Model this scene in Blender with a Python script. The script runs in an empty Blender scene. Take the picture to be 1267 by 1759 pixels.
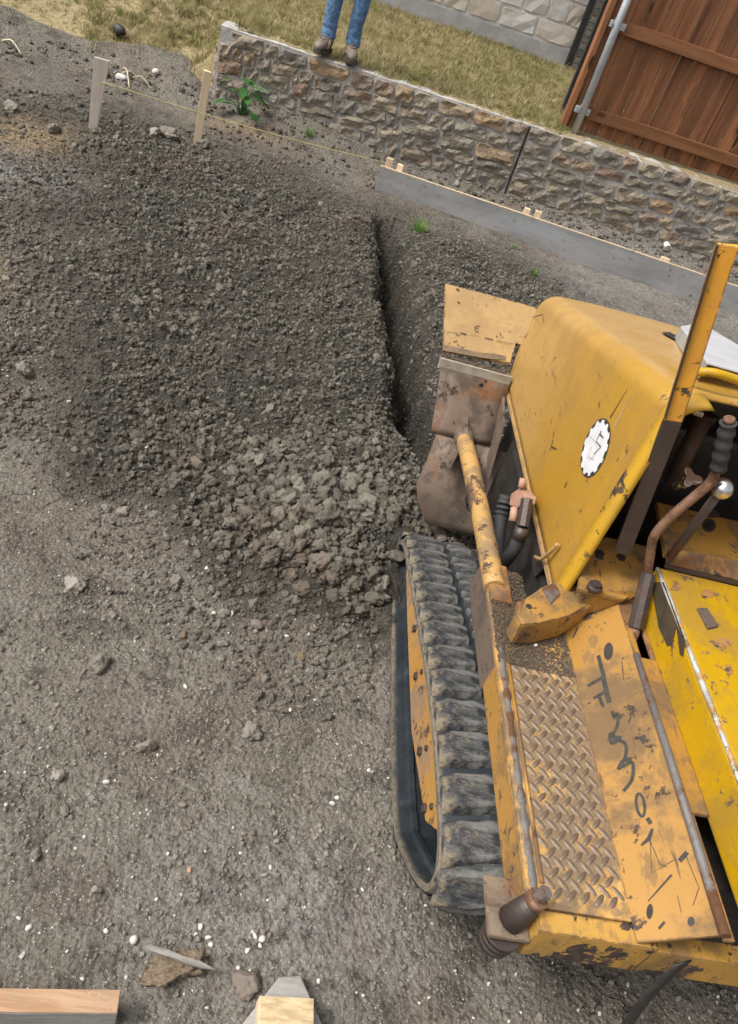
import bpy, bmesh, math, random
import numpy as np
from mathutils import Vector, Matrix, Quaternion

random.seed(7)
rng = np.random.default_rng(7)
scene = bpy.context.scene
COL = scene.collection

# ------------------------------------------------------------------ camera
PITCH, YAW, ROLL, EYE = math.radians(37.5), math.radians(11.0), math.radians(20.0), 1.7
PW, PH, FPX = 1267.0, 1759.0, 1329.0
Dv = Vector((math.sin(YAW) * math.cos(PITCH), math.cos(YAW) * math.cos(PITCH), -math.sin(PITCH)))
r0 = Vector((math.cos(YAW), -math.sin(YAW), 0))
u0 = r0.cross(Dv)
Rv = math.cos(ROLL) * r0 + math.sin(ROLL) * u0
Uv = -math.sin(ROLL) * r0 + math.cos(ROLL) * u0
Cv = Vector((0, 0, EYE))
cam_d = bpy.data.cameras.new('camera')
cam = bpy.data.objects.new('camera', cam_d)
COL.objects.link(cam)
cam.matrix_world = Matrix(((Rv.x, Uv.x, -Dv.x, 0), (Rv.y, Uv.y, -Dv.y, 0), (Rv.z, Uv.z, -Dv.z, EYE), (0, 0, 0, 1)))
cam_d.sensor_fit = 'VERTICAL'
cam_d.sensor_height = 24.0
cam_d.lens = 24.0 * FPX / PH
cam_d.clip_start = 0.02
cam_d.clip_end = 500
scene.camera = cam

# ------------------------------------------------------------------ sky, sun, exposure
SUN_EL, SUN_AZ = math.radians(54), math.radians(-106)      # azimuth from +Y, clockwise
world = bpy.data.worlds.new('World')
scene.world = world
world.use_nodes = True
wn = world.node_tree
wn.nodes.clear()
sky = wn.nodes.new('ShaderNodeTexSky')
sky.sky_type = 'NISHITA'
sky.sun_disc = False
sky.sun_elevation = SUN_EL
sky.sun_rotation = SUN_AZ
sky.air_density = 1.0
sky.dust_density = 6.0
sky.ozone_density = 0.4
hs = wn.nodes.new('ShaderNodeHueSaturation')
hs.inputs['Saturation'].default_value = 0.22
bgn = wn.nodes.new('ShaderNodeBackground')
bgn.inputs['Strength'].default_value = 0.115
wo = wn.nodes.new('ShaderNodeOutputWorld')
wn.links.new(sky.outputs[0], hs.inputs['Color'])
wn.links.new(hs.outputs[0], bgn.inputs['Color'])
wn.links.new(bgn.outputs[0], wo.inputs[0])
sun_d = bpy.data.lights.new('sun', 'SUN')
sun_d.energy = 1.5
sun_d.angle = math.radians(14)
sun_d.color = (1.0, 0.96, 0.90)
sun = bpy.data.objects.new('sun', sun_d)
COL.objects.link(sun)
sd = Vector((math.sin(SUN_AZ) * math.cos(SUN_EL), math.cos(SUN_AZ) * math.cos(SUN_EL), math.sin(SUN_EL)))
sun.rotation_euler = (-sd).to_track_quat('-Z', 'Y').to_euler()
vs = scene.view_settings
vs.view_transform = 'Standard'
vs.look = 'None'
vs.exposure = 0.72
vs.gamma = 1.0
vs.use_curve_mapping = False

# ------------------------------------------------------------------ helpers: places
def ray(px, py):
    return Dv * FPX + Rv * (px - PW / 2) - Uv * (py - PH / 2)
def atz(px, py, z=0.0):
    d = ray(px, py); return Cv + d * ((z - Cv.z) / d.z)
def aty(px, py, y):
    d = ray(px, py); return Cv + d * ((y - Cv.y) / d.y)
def atx(px, py, x):
    d = ray(px, py); return Cv + d * ((x - Cv.x) / d.x)
def atplane(px, py, p0, n):
    d = ray(px, py); return Cv + d * ((p0 - Cv).dot(n) / d.dot(n))

# ------------------------------------------------------------------ helpers: noise
_perm = np.random.default_rng(11).permutation(256)
_perm = np.concatenate([_perm, _perm, _perm])
_ga = np.random.default_rng(12).uniform(0, 2 * np.pi, 256)
_gx, _gy = np.cos(_ga), np.sin(_ga)
def perlin(x, y):
    xi = np.floor(x).astype(int); yi = np.floor(y).astype(int)
    xf = x - xi; yf = y - yi
    xi &= 255; yi &= 255
    u = xf * xf * xf * (xf * (xf * 6 - 15) + 10); v = yf * yf * yf * (yf * (yf * 6 - 15) + 10)
    def g(ix, iy, dx, dy):
        h = _perm[_perm[ix] + iy] & 255
        return _gx[h] * dx + _gy[h] * dy
    a = g(xi, yi, xf, yf); b = g(xi + 1, yi, xf - 1, yf)
    c = g(xi, yi + 1, xf, yf - 1); d = g(xi + 1, yi + 1, xf - 1, yf - 1)
    return (a + u * (b - a)) * (1 - v) + (c + u * (d - c)) * v * 1.0
def fbm(x, y, o=4):
    t = 0; a = 1.0
    for i in range(o):
        t = t + a * perlin(x * 2 ** i + 17.3 * i, y * 2 ** i - 9.1 * i); a *= 0.5
    return t
def billow(x, y, o=3):
    t = 0; a = 1.0
    for i in range(o):
        t = t + a * np.abs(perlin(x * 2 ** i + 31.7 * i, y * 2 ** i + 5.3 * i)); a *= 0.55
    return t
def ss(a, b, x):
    t = np.clip((x - a) / (b - a), 0, 1); return t * t * (3 - 2 * t)

# ------------------------------------------------------------------ helpers: objects
def tag(o, label=None, cat=None, group=None, kind=None):
    if label: o['label'] = label
    if cat: o['category'] = cat
    if group: o['group'] = group
    if kind: o['kind'] = kind
    return o
def empty(name, loc):
    o = bpy.data.objects.new(name, None)
    o.location = loc; o.empty_display_size = 0.1
    COL.objects.link(o)
    return o
ORIG = {}
def wloc(o):
    v = Vector(o.location)
    while o.parent:
        o = o.parent; v = v + Vector(o.location)
    return v
def mesh_obj(name, verts, faces, mat, parent=None, smooth=False, bevel=0.0, origin=None):
    """verts in world coordinates; the object's origin goes to `origin` (or the parent's)"""
    base = wloc(parent) if parent else Vector((0, 0, 0))
    org = Vector(origin) if origin is not None else base
    me = bpy.data.meshes.new(name)
    bm = bmesh.new()
    vv = [bm.verts.new(Vector(v) - org) for v in verts]
    for f in faces:
        try: bm.faces.new([vv[i] for i in f])
        except ValueError: pass
    if bevel:
        bmesh.ops.bevel(bm, geom=list(bm.edges), offset=bevel, segments=2, profile=0.6, affect='EDGES', clamp_overlap=True)
    bmesh.ops.recalc_face_normals(bm, faces=bm.faces)
    bm.to_mesh(me); bm.free()
    if smooth: me.polygons.foreach_set('use_smooth', [True] * len(me.polygons))
    me.materials.append(mat)
    o = bpy.data.objects.new(name, me)
    COL.objects.link(o)
    o.parent = parent
    o.location = org - base
    return o
def share(src, name, loc, parent, rot=None, scale=None):
    """another piece that shares src's mesh; loc in world"""
    o = bpy.data.objects.new(name, src.data)
    COL.objects.link(o); o.parent = parent
    o.location = Vector(loc) - (wloc(parent) if parent else Vector((0, 0, 0)))
    if rot is not None: o.rotation_euler = rot
    if scale is not None: o.scale = scale
    return o
def box_vf(c, s, rot=None):
    c = Vector(c); h = Vector(s) * 0.5
    v = [Vector((x * h.x, y * h.y, z * h.z)) for x in (-1, 1) for y in (-1, 1) for z in (-1, 1)]
    if rot is not None: v = [rot @ p for p in v]
    v = [p + c for p in v]
    f = [(0, 1, 3, 2), (4, 6, 7, 5), (0, 4, 5, 1), (2, 3, 7, 6), (0, 2, 6, 4), (1, 5, 7, 3)]
    return v, f
def box(name, c, s, mat, parent=None, rot=None, bevel=0.0, smooth=False, origin=None):
    v, f = box_vf(c, s, rot)
    return mesh_obj(name, v, f, mat, parent, smooth, bevel, origin)
def box2(name, lo, hi, mat, parent=None, bevel=0.0, origin=None):
    lo = Vector(lo); hi = Vector(hi)
    return box(name, (lo + hi) / 2, hi - lo, mat, parent, None, bevel, False, origin)
def slab(name, poly, off, mat, parent=None, bevel=0.0, smooth=False, origin=None):
    """polygon (world points) given thickness along `off`"""
    off = Vector(off); n = len(poly)
    v = [Vector(p) for p in poly] + [Vector(p) + off for p in poly]
    f = [tuple(range(n)), tuple(range(2 * n - 1, n - 1, -1))]
    f += [(i, (i + 1) % n, n + (i + 1) % n, n + i) for i in range(n)]
    return mesh_obj(name, v, f, mat, parent, smooth, bevel, origin)
def frames(path):
    ts = []
    for i in range(len(path)):
        a = path[max(i - 1, 0)]; b = path[min(i + 1, len(path) - 1)]
        ts.append((b - a).normalized())
    ref = Vector((0, 0, 1)) if abs(ts[0].z) < 0.9 else Vector((1, 0, 0))
    n = (ref - ts[0] * ref.dot(ts[0])).normalized()
    out = []
    for t in ts:
        n = (n - t * n.dot(t)).normalized()
        out.append((n, t.cross(n)))
    return out
def tube_vf(path, rad, seg=10, cap=True, base=0):
    path = [Vector(p) for p in path]
    if not hasattr(rad, '__len__'): rad = [rad] * len(path)
    fr = frames(path); v = []; f = []
    for p, r, (n, b) in zip(path, rad, fr):
        for k in range(seg):
            a = 2 * math.pi * k / seg
            v.append(p + n * (r * math.cos(a)) + b * (r * math.sin(a)))
    for i in range(len(path) - 1):
        for k in range(seg):
            k2 = (k + 1) % seg
            f.append((base + i * seg + k, base + i * seg + k2, base + (i + 1) * seg + k2, base + (i + 1) * seg + k))
    if cap:
        f.append(tuple(base + k for k in range(seg)))
        f.append(tuple(base + (len(path) - 1) * seg + k for k in reversed(range(seg))))
    return v, f
def tube(name, path, rad, mat, parent=None, seg=12, cap=True, smooth=True, origin=None):
    v, f = tube_vf(path, rad, seg, cap)
    o = mesh_obj(name, v, f, mat, parent, smooth, 0, origin)
    if smooth and cap:
        for p in o.data.polygons[-2:]: p.use_smooth = False
    return o
def cyl(name, a, b, r, mat, parent=None, seg=16, smooth=True):
    return tube(name, [a, b], r, mat, parent, seg, True, smooth)
def spline(pts, n=8):
    pts = [Vector(p) for p in pts]; out = []
    for i in range(len(pts) - 1):
        p0 = pts[max(i - 1, 0)]; p1 = pts[i]; p2 = pts[i + 1]; p3 = pts[min(i + 2, len(pts) - 1)]
        for k in range(n):
            t = k / n
            out.append(0.5 * ((2 * p1) + (p2 - p0) * t + (2 * p0 - 5 * p1 + 4 * p2 - p3) * t * t + (3 * p1 - p0 - 3 * p2 + p3) * t ** 3))
    out.append(pts[-1])
    return out
def autosmooth(o, ang=40):
    me = o.data
    me.polygons.foreach_set('use_smooth', [True] * len(me.polygons))
    bm = bmesh.new(); bm.from_mesh(me)
    for e in bm.edges:
        if len(e.link_faces) == 2 and e.calc_face_angle(0) > math.radians(ang): e.smooth = False
    bm.to_mesh(me); bm.free()
    return o

# ------------------------------------------------------------------ helpers: materials
class NT:
    def __init__(s, name):
        s.m = bpy.data.materials.new(name); s.m.use_nodes = True
        s.t = s.m.node_tree; s.t.nodes.clear()
        s.out = s.n('ShaderNodeOutputMaterial'); s.b = s.n('ShaderNodeBsdfPrincipled')
        s.l(s.b.outputs[0], s.out.inputs[0])
        s.tc = s.n('ShaderNodeTexCoord'); s.geo = s.n('ShaderNodeNewGeometry'); s.oi = s.n('ShaderNodeObjectInfo')
        s.P = s.tc.outputs['Object']
    def n(s, t, **k):
        x = s.t.nodes.new(t)
        for a, b in k.items(): setattr(x, a, b)
        return x
    def l(s, a, b): s.t.links.new(a, b)
    def val(s, inp, v):
        if hasattr(v, 'node'): s.l(v, inp)
        elif isinstance(v, (tuple, list)) and len(v) == 3 and inp.type == 'RGBA': inp.default_value = (*v, 1)
        else: inp.default_value = v
    def map(s, scale=(1, 1, 1), loc=(0, 0, 0), rot=(0, 0, 0), src=None):
        x = s.n('ShaderNodeMapping'); s.l(src or s.P, x.inputs[0])
        x.inputs['Scale'].default_value = scale; x.inputs['Location'].default_value = loc; x.inputs['Rotation'].default_value = rot
        return x.outputs[0]
    def noise(s, scale, detail=4, rough=0.55, src=None, dist=0.0, color=False):
        x = s.n('ShaderNodeTexNoise'); s.l(src or s.P, x.inputs['Vector'])
        x.inputs['Scale'].default_value = scale; x.inputs['Detail'].default_value = detail
        x.inputs['Roughness'].default_value = rough; x.inputs['Distortion'].default_value = dist
        return x.outputs['Color' if color else 'Fac']
    def voro(s, scale, feature='F1', src=None, out='Distance', rnd=1.0):
        x = s.n('ShaderNodeTexVoronoi', feature=feature); s.l(src or s.P, x.inputs['Vector'])
        x.inputs['Scale'].default_value = scale; x.inputs['Randomness'].default_value = rnd
        return x.outputs[out]
    def ramp(s, fac, stops, interp='LINEAR'):
        x = s.n('ShaderNodeValToRGB'); s.l(fac, x.inputs[0]); cr = x.color_ramp; cr.interpolation = interp
        while len(cr.elements) < len(stops): cr.elements.new(0.5)
        for e, (p, c) in zip(cr.elements, stops):
            e.position = p; e.color = (*c, 1) if hasattr(c, '__len__') else (c, c, c, 1)
        return x.outputs[0]
    def step(s, fac, a, b):
        x = s.n('ShaderNodeMapRange', interpolation_type='SMOOTHSTEP'); s.l(fac, x.inputs[0])
        x.inputs[1].default_value = a; x.inputs[2].default_value = b
        return x.outputs[0]
    def mix(s, fac, a, b, mode='MIX'):
        x = s.n('ShaderNodeMix', data_type='RGBA', blend_type=mode)
        s.val(x.inputs['Factor'], fac); s.val(x.inputs[6], a); s.val(x.inputs[7], b)
        return x.outputs[2]
    def math(s, op, a, b=0.0, c=None, clamp=False):
        x = s.n('ShaderNodeMath', operation=op, use_clamp=clamp)
        s.val(x.inputs[0], a); s.val(x.inputs[1], b)
        if c is not None: s.val(x.inputs[2], c)
        return x.outputs[0]
    def bump(s, h, strength=0.5, dist=0.01, prev=None):
        x = s.n('ShaderNodeBump'); s.val(x.inputs['Height'], h)
        x.inputs['Strength'].default_value = strength; x.inputs['Distance'].default_value = dist
        if prev: s.l(prev, x.inputs['Normal'])
        return x.outputs[0]
    def attr(s, name):
        x = s.n('ShaderNodeAttribute', attribute_name=name); return x.outputs['Fac']
    def done(s, color=None, rough=None, metal=None, normal=None, spec=None):
        if color is not None: s.val(s.b.inputs['Base Color'], color)
        if rough is not None: s.val(s.b.inputs['Roughness'], rough)
        if metal is not None: s.val(s.b.inputs['Metallic'], metal)
        if normal is not None: s.l(normal, s.b.inputs['Normal'])
        if spec is not None: s.b.inputs['Specular IOR Level'].default_value = spec
        return s.m

def m_paint(name, c1, c2, chip=0.63, chip_col=(0.05, 0.035, 0.025), dirt=0.35, dirt_col=(0.16, 0.12, 0.08), rough=0.42, edge=0.5, rust=0.0, dsc=2.2, top=None, fade=None, lines=0.5, big=0.0):
    """old paint: tone drift, grime runs, hairline scratches, chips, rubbed edges"""
    N = NT(name)
    a = N.noise(1.7, 3, 0.5)
    col = N.mix(N.step(a, 0.35, 0.65), c1, c2)
    if fade:                                   # sun-bleached towards the front of the machine
        sy = N.n('ShaderNodeSeparateXYZ'); N.l(N.P, sy.inputs[0])
        fm = N.step(N.math('ADD', sy.outputs[1], N.math('MULTIPLY', N.noise(2.0, 4), 0.9)), 0.55, 1.35)
        col = N.mix(N.math('MULTIPLY', fm, 0.75), col, fade)
    if top:                                    # bleached, scuffed upper faces
        sz_ = N.n('ShaderNodeSeparateXYZ'); N.l(N.geo.outputs['Normal'], sz_.inputs[0])
        tm_ = N.math('MULTIPLY', N.step(sz_.outputs[2], 0.80, 0.97), N.step(N.noise(3.4, 5, 0.65, src=N.map((1, .5, 1))), 0.40, 0.54))
        col = N.mix(N.math('MULTIPLY', tm_, 0.85), col, top)
    fine = N.noise(60, 3, 0.6)
    col = N.mix(N.math('MULTIPLY', N.step(fine, 0.5, 0.8), 0.25), col, (c2[0] * 1.15, c2[1] * 1.1, c2[2] * 1.1))
    g = N.noise(dsc * 2, 7, 0.68, src=N.map((1, 1, 0.6)))
    g2 = N.noise(dsc * 7, 6, 0.7, src=N.map((1, 0.5, 1), (5, 2, 1)))
    gm = N.math('MULTIPLY', N.math('MAXIMUM', N.step(g, 0.47, 0.60), N.math('MULTIPLY', N.step(g2, 0.54, 0.62), 0.7)), dirt)
    col = N.mix(gm, col, N.mix(N.noise(45, 4), dirt_col, (dirt_col[0] * .55, dirt_col[1] * .5, dirt_col[2] * .5)))
    if rust:
        r = N.noise(4.5, 7, 0.7)
        rm = N.step(r, 0.60 - rust * 0.3, 0.70 - rust * 0.3)
        col = N.mix(N.math('MULTIPLY', rm, 0.85), col, N.mix(N.noise(30, 5, .7), (0.045, 0.022, 0.014), (0.30, 0.115, 0.030)))
    mask = N.noise(2.6, 3, 0.5, src=N.map(loc=(8, 1, 4)))
    def hair(st, rot, th):
        return N.math('MULTIPLY', N.step(N.noise(1.0, 2, 0.5, src=N.map(st, rot=rot)), th, th + 0.02), N.step(mask, 0.47, 0.55))
    ln = N.math('MAXIMUM', hair((60, 5, 60), (0.5, 0.2, 0.35), 0.70), hair((5, 70, 55), (0.2, 0.6, -0.5), 0.71))
    s2 = N.noise(19, 7, 0.75)
    s3 = N.noise(7, 7, 0.72, src=N.map((1, .55, 1), (2, 9, 4)))
    ch = N.math('MAXIMUM', N.step(s2, chip + 0.035, chip + 0.05), N.math('MULTIPLY', ln, lines))
    if big: ch = N.math('MAXIMUM', ch, N.step(s3, 0.68 - big * 0.2, 0.70 - big * 0.2))
    if edge:
        bv = N.n('ShaderNodeBevel', samples=4); bv.inputs['Radius'].default_value = 0.006
        dt = N.n('ShaderNodeVectorMath', operation='DOT_PRODUCT'); N.l(bv.outputs[0], dt.inputs[0]); N.l(N.geo.outputs['Normal'], dt.inputs[1])
        em = N.step(dt.outputs['Value'], 0.99, 0.94)
        en = N.step(N.noise(24, 5, 0.7), 0.60 - edge * 0.2, 0.64 - edge * 0.2)
        ch = N.math('MAXIMUM', ch, N.math('MULTIPLY', em, en))
    col = N.mix(ch, col, N.mix(N.step(N.noise(50, 4), .35, .7), chip_col, (chip_col[0] * 3.0, chip_col[1] * 2.3, chip_col[2] * 1.8)))
    rg = N.math('ADD', N.math('MULTIPLY', gm, 0.5), N.math('ADD', N.math('MULTIPLY', ch, 0.3), N.math('MULTIPLY_ADD', fine, 0.2, rough - 0.1)), clamp=True)
    h = N.math('SUBTRACT', N.math('MULTIPLY', N.noise(7, 3), 0.5), N.math('MULTIPLY', ch, 0.25))
    nb = N.bump(N.noise(3.2, 3, .5), 0.35, 0.02)
    nb = N.bump(h, 0.3, 0.006, nb)
    nb = N.bump(N.math('ADD', N.noise(240, 2), N.math('MULTIPLY', gm, N.noise(90, 4))), 0.15, 0.002, nb)
    return N.done(col, rg, 0.0, nb, 0.45)

def m_steel(name, c1, c2, rough=0.45, metal=0.85, rust=0.3, sc=8):
    N = NT(name)
    a = N.noise(sc, 6, 0.65)
    r = N.step(N.noise(sc * 0.8, 7, 0.7, src=N.map((1, 1, 1), (3, 1, 2))), 0.62 - rust * 0.3, 0.72 - rust * 0.3)
    rc = N.mix(N.noise(sc * 6, 4), (0.04, 0.02, 0.013), (0.17, 0.075, 0.03))
    col = N.mix(r, N.mix(a, c1, c2), rc)
    return N.done(col, N.math('MULTIPLY_ADD', r, 0.35, N.math('MULTIPLY_ADD', a, 0.25, rough - 0.12)), N.math('MULTIPLY', N.math('SUBTRACT', 1.0, r), metal), N.bump(N.noise(sc * 10, 5), 0.3, 0.004))

def m_simple(name, c1, c2, sc=20, rough=0.7, bump=0.3, bdist=0.004, metal=0.0, stretch=(1, 1, 1)):
    N = NT(name)
    a = N.noise(sc, 6, 0.65, src=N.map(stretch))
    return N.done(N.mix(N.step(a, 0.3, 0.7), c1, c2), rough, metal, N.bump(a, bump, bdist))

def m_wood(name, c1, c2, knot=(0.10, 0.045, 0.02), axis=2, sc=1.0, rough=0.75, dirt=0.0, dirt_col=(0.2, 0.19, 0.18), knots=True):
    """grain along `axis` of object space"""
    N = NT(name)
    rnd = N.math('MULTIPLY', N.oi.outputs['Random'], 37.0)
    off = N.n('ShaderNodeVectorMath', operation='ADD'); N.l(N.P, off.inputs[0])
    cb = N.n('ShaderNodeCombineXYZ')
    for i in range(3): N.l(N.math('MULTIPLY', rnd, 1.0 + 0.37 * i), cb.inputs[i])
    N.l(cb.outputs[0], off.inputs[1])
    st = [14 * sc] * 3; st[axis] = 0.9 * sc
    src = N.map(tuple(st), src=off.outputs[0])
    kst = [6.5 * sc] * 3; kst[axis] = 2.6 * sc
    kv = N.voro(1.0, src=N.map(tuple(kst), src=off.outputs[0]))
    warp = N.n('ShaderNodeVectorMath', operation='ADD'); N.l(src, warp.inputs[0])
    kw = N.n('ShaderNodeCombineXYZ'); kk = N.math('MULTIPLY', N.step(kv, 0.35, 0.0), 1.2)
    for i in range(3): N.l(kk, kw.inputs[i])
    N.l(kw.outputs[0], warp.inputs[1])
    g = N.noise(1.0, 6, 0.65, src=warp.outputs[0], dist=0.6)
    col = N.mix(N.step(g, 0.3, 0.7), c1, c2)
    tone = N.math('MULTIPLY_ADD', N.oi.outputs['Random'], 0.45, 0.78)
    tn = N.n('ShaderNodeVectorMath', operation='SCALE'); N.l(col, tn.inputs[0]); N.l(tone, tn.inputs['Scale'])
    col = tn.outputs[0]
    if knots: col = N.mix(N.step(kv, 0.19, 0.09), col, knot)
    if dirt: col = N.mix(N.math('MULTIPLY', N.step(N.noise(5, 6, 0.7), 0.4, 0.65), dirt), col, dirt_col)
    return N.done(col, rough, 0.0, N.bump(g, 0.35, 0.004), 0.25)

def m_soil(name, wet=False, inst=False, crumb=False, bd=None):
    """dark clay soil; attribute 'till' (1 freshly dug, 0 trodden), 'clay' orange clay, on the ground sheet"""
    N = NT(name)
    if inst:
        P = N.P
        rnd = N.oi.outputs['Random']
        a = N.noise(5.0, 5, 0.7)
        c1, c2, c3, c4 = ((0.105, 0.094, 0.074), (0.205, 0.187, 0.152), (0.255, 0.235, 0.192), (0.190, 0.144, 0.112)) if not crumb else ((0.15, 0.132, 0.108), (0.235, 0.212, 0.176), (0.285, 0.262, 0.222), (0.20, 0.162, 0.132))
        col = N.mix(N.step(a, 0.3, 0.7), c1, c2)
        col = N.mix(N.step(rnd, 0.45, 1.0), col, c3)
        wp = N.geo.outputs['Position']
        big = N.noise(1.6, 5, 0.65, src=wp)
        col = N.mix(N.math('MULTIPLY', N.step(big, 0.47, 0.66), 0.75), col, c4)
        h = N.noise(7.0, 8, 0.75)
        return N.done(col, 0.92, 0.0, N.bump(h, 1.0, bd or (0.0016 if crumb else 0.007)), 0.2)
    till = N.attr('till'); clay = N.attr('clay'); pale = N.attr('pale')
    a = N.noise(3.0, 6, 0.6); b = N.noise(38.0, 6, 0.7); c = N.noise(150.0, 3, 0.7)
    mid = N.noise(7.5, 6, 0.68, src=N.map(loc=(1, 8, 2)))
    dry = N.mix(N.step(a, 0.3, 0.7), (0.172, 0.150, 0.120), (0.245, 0.222, 0.185))
    dry = N.mix(N.math('MULTIPLY', N.step(N.noise(2.1, 5, 0.6, src=N.map(loc=(4, 7, 1))), 0.46, 0.64), 0.65), dry, (0.185, 0.140, 0.110))
    dry = N.mix(N.math('MULTIPLY', N.step(mid, 0.50, 0.36), 0.75), dry, (0.082, 0.071, 0.058))
    dry = N.mix(N.math('MULTIPLY', N.step(mid, 0.56, 0.70), 0.5), dry, (0.31, 0.295, 0.265))
    dry = N.mix(N.math('MULTIPLY', N.step(b, 0.50, 0.32), 0.8), dry, (0.070, 0.061, 0.050))  # small pits coloured darker, shade painted into the soil colour
    dry = N.mix(N.math('MULTIPLY', N.step(c, 0.52, 0.75), 0.65), dry, (0.40, 0.38, 0.34))
    dry = N.mix(N.math('MULTIPLY', N.step(c, 0.46, 0.28), 0.75), dry, (0.065, 0.057, 0.048))  # dark grain, with shade painted into the finest pits
    # fine grit, pale and dark
    vg = N.voro(230, out='Color'); sp = N.n('ShaderNodeSeparateColor'); N.l(vg, sp.inputs[0])
    vd = N.voro(230)
    grit = N.math('MULTIPLY', N.step(sp.outputs[0], 0.93, 0.95), N.step(vd, 0.42, 0.30))
    dry = N.mix(N.math('MULTIPLY', grit, 0.9), dry, N.mix(sp.outputs[1], (0.42, 0.39, 0.34), (0.62, 0.60, 0.55)))
    wetc = N.mix(N.step(b, 0.3, 0.7), (0.030, 0.027, 0.022), (0.085, 0.078, 0.064))
    wetc = N.mix(N.math('MULTIPLY', N.step(a, 0.45, 0.7), 0.55), wetc, (0.095, 0.073, 0.057))
    col = N.mix(till, dry, wetc)
    col = N.mix(N.math('MULTIPLY', pale, N.step(b, 0.35, 0.6)), col, (0.42, 0.42, 0.41))
    col = N.mix(N.math('MULTIPLY', clay, N.step(b, 0.35, 0.55)), col, (0.31, 0.22, 0.12))
    # shrinkage cracks
    wv = N.n('ShaderNodeVectorMath', operation='ADD'); N.l(N.P, wv.inputs[0])
    sc = N.n('ShaderNodeVectorMath', operation='SCALE'); N.l(N.noise(14, 4, color=True), sc.inputs[0]); sc.inputs['Scale'].default_value = 0.06
    N.l(sc.outputs[0], wv.inputs[1])
    cr = N.voro(13.0, 'DISTANCE_TO_EDGE', src=wv.outputs[0])
    crm = N.math('MULTIPLY', N.step(cr, 0.022, 0.006), N.step(N.noise(3.4, 3, src=N.map(loc=(2, 5, 0))), 0.57, 0.66))
    col = N.mix(N.math('MULTIPLY', crm, .8), col, (0.05, 0.043, 0.036))
    h = N.math('ADD', N.math('MULTIPLY', b, 0.9), N.math('MULTIPLY', c, 0.45))
    h = N.math('ADD', h, N.math('MULTIPLY', N.voro(75.0), -0.5))
    h = N.math('SUBTRACT', h, N.math('MULTIPLY', crm, 0.6))
    return N.done(col, 0.94, 0.0, N.bump(h, 1.0, 0.020), 0.2)

def m_stone(name, ramp, dark=0.5, sc=1.0, tint=1.0):
    N = NT(name)
    rnd = N.oi.outputs['Random']
    ofs = N.n('ShaderNodeCombineXYZ')
    for i in range(3): N.l(N.math('MULTIPLY', rnd, 13.0 + 7 * i), ofs.inputs[i])
    ad = N.n('ShaderNodeVectorMath', operation='ADD'); N.l(N.P, ad.inputs[0]); N.l(ofs.outputs[0], ad.inputs[1])
    P = ad.outputs[0]
    base = N.ramp(rnd, ramp)
    a = N.noise(9 * sc, 6, 0.65, src=P); b = N.noise(34 * sc, 6, 0.7, src=P); c = N.noise(3.2 * sc, 3, src=P)
    col = N.mix(N.math('MULTIPLY', N.step(a, 0.42, 0.7), 0.5 * tint), base, (0.36, 0.30, 0.21))
    col = N.mix(N.math('MULTIPLY', N.step(c, 0.55, 0.75), 0.28 * tint), col, (0.36, 0.20, 0.10))
    col = N.mix(N.math('MULTIPLY', N.step(b, 0.53, 0.34), dark), col, (0.035, 0.031, 0.027))
    col = N.mix(N.math('MULTIPLY', N.step(b, 0.6, 0.78), 0.4), col, (0.42, 0.39, 0.34))
    h = N.math('ADD', N.math('MULTIPLY', a, 1.0), N.math('MULTIPLY', b, 0.5))
    return N.done(col, 0.88, 0.0, N.bump(h, 0.8, 0.012), 0.25)

M = {}
M['soil'] = m_soil('soil')
M['clod'] = m_soil('clod_soil', inst=True)
M['crumb'] = m_soil('crumb_soil', inst=True, crumb=True)
OR1, OR2 = (0.335, 0.172, 0.032), (0.385, 0.205, 0.050)
M['orange'] = m_paint('faded_orange_paint', OR1, OR2, chip=0.555, dirt=0.8, dirt_col=(0.15, 0.105, 0.062), edge=0.8, rough=0.48, lines=.9)
M['frame'] = m_paint('roller_frame_paint', (0.40, 0.20, 0.045), (0.45, 0.24, 0.06), chip=0.555, dirt=0.8, dirt_col=(0.27, 0.20, 0.13), edge=0.6, rough=0.6, lines=.9, dsc=3.5)
M['arm'] = m_paint('arm_paint', (0.42, 0.25, 0.08), (0.48, 0.29, 0.10), chip=0.535, dirt=0.7, dirt_col=(0.20, 0.15, 0.10), edge=0.2, rough=0.55, dsc=4, big=.6)
M['hood'] = m_paint('hood_paint', (0.385, 0.208, 0.022), (0.42, 0.235, 0.035), chip=0.605, dirt=0.30, dirt_col=(0.30, 0.175, 0.07), edge=0.3, rough=0.36, top=(0.47, 0.30, 0.125), fade=(0.43, 0.265, 0.095), lines=.55)
M['hoodtop'] = m_paint('hood_rim_paint', (0.54, 0.31, 0.016), (0.56, 0.32, 0.03), chip=0.565, dirt=0.15, edge=1.0, rough=0.36, big=.55)
M['tan'] = m_paint('sun_bleached_orange', (0.37, 0.235, 0.093), (0.41, 0.262, 0.107), chip=0.58, dirt=0.35, dirt_col=(0.27, 0.17, 0.085), edge=0.6, rough=0.55, dsc=3)
M['yellow'] = m_paint('bright_yellow_paint', (0.46, 0.265, 0.003), (0.50, 0.29, 0.006), chip=0.57, chip_col=(0.09, 0.06, 0.04), dirt=0.45, dirt_col=(0.26, 0.16, 0.045), edge=0.95, rough=0.40, big=.3)
M['lever'] = m_paint('lever_orange', (0.74, 0.34, 0.030), (0.78, 0.37, 0.04), chip=0.565, dirt=0.2, edge=1.0, rough=0.5, big=.3)
M['rusty'] = m_paint('rusted_orange', (0.36, 0.18, 0.05), (0.24, 0.135, 0.06), chip=0.54, dirt=0.85, dirt_col=(0.13, 0.092, 0.062), edge=0.3, rough=0.7, rust=0.30, dsc=4)
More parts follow.
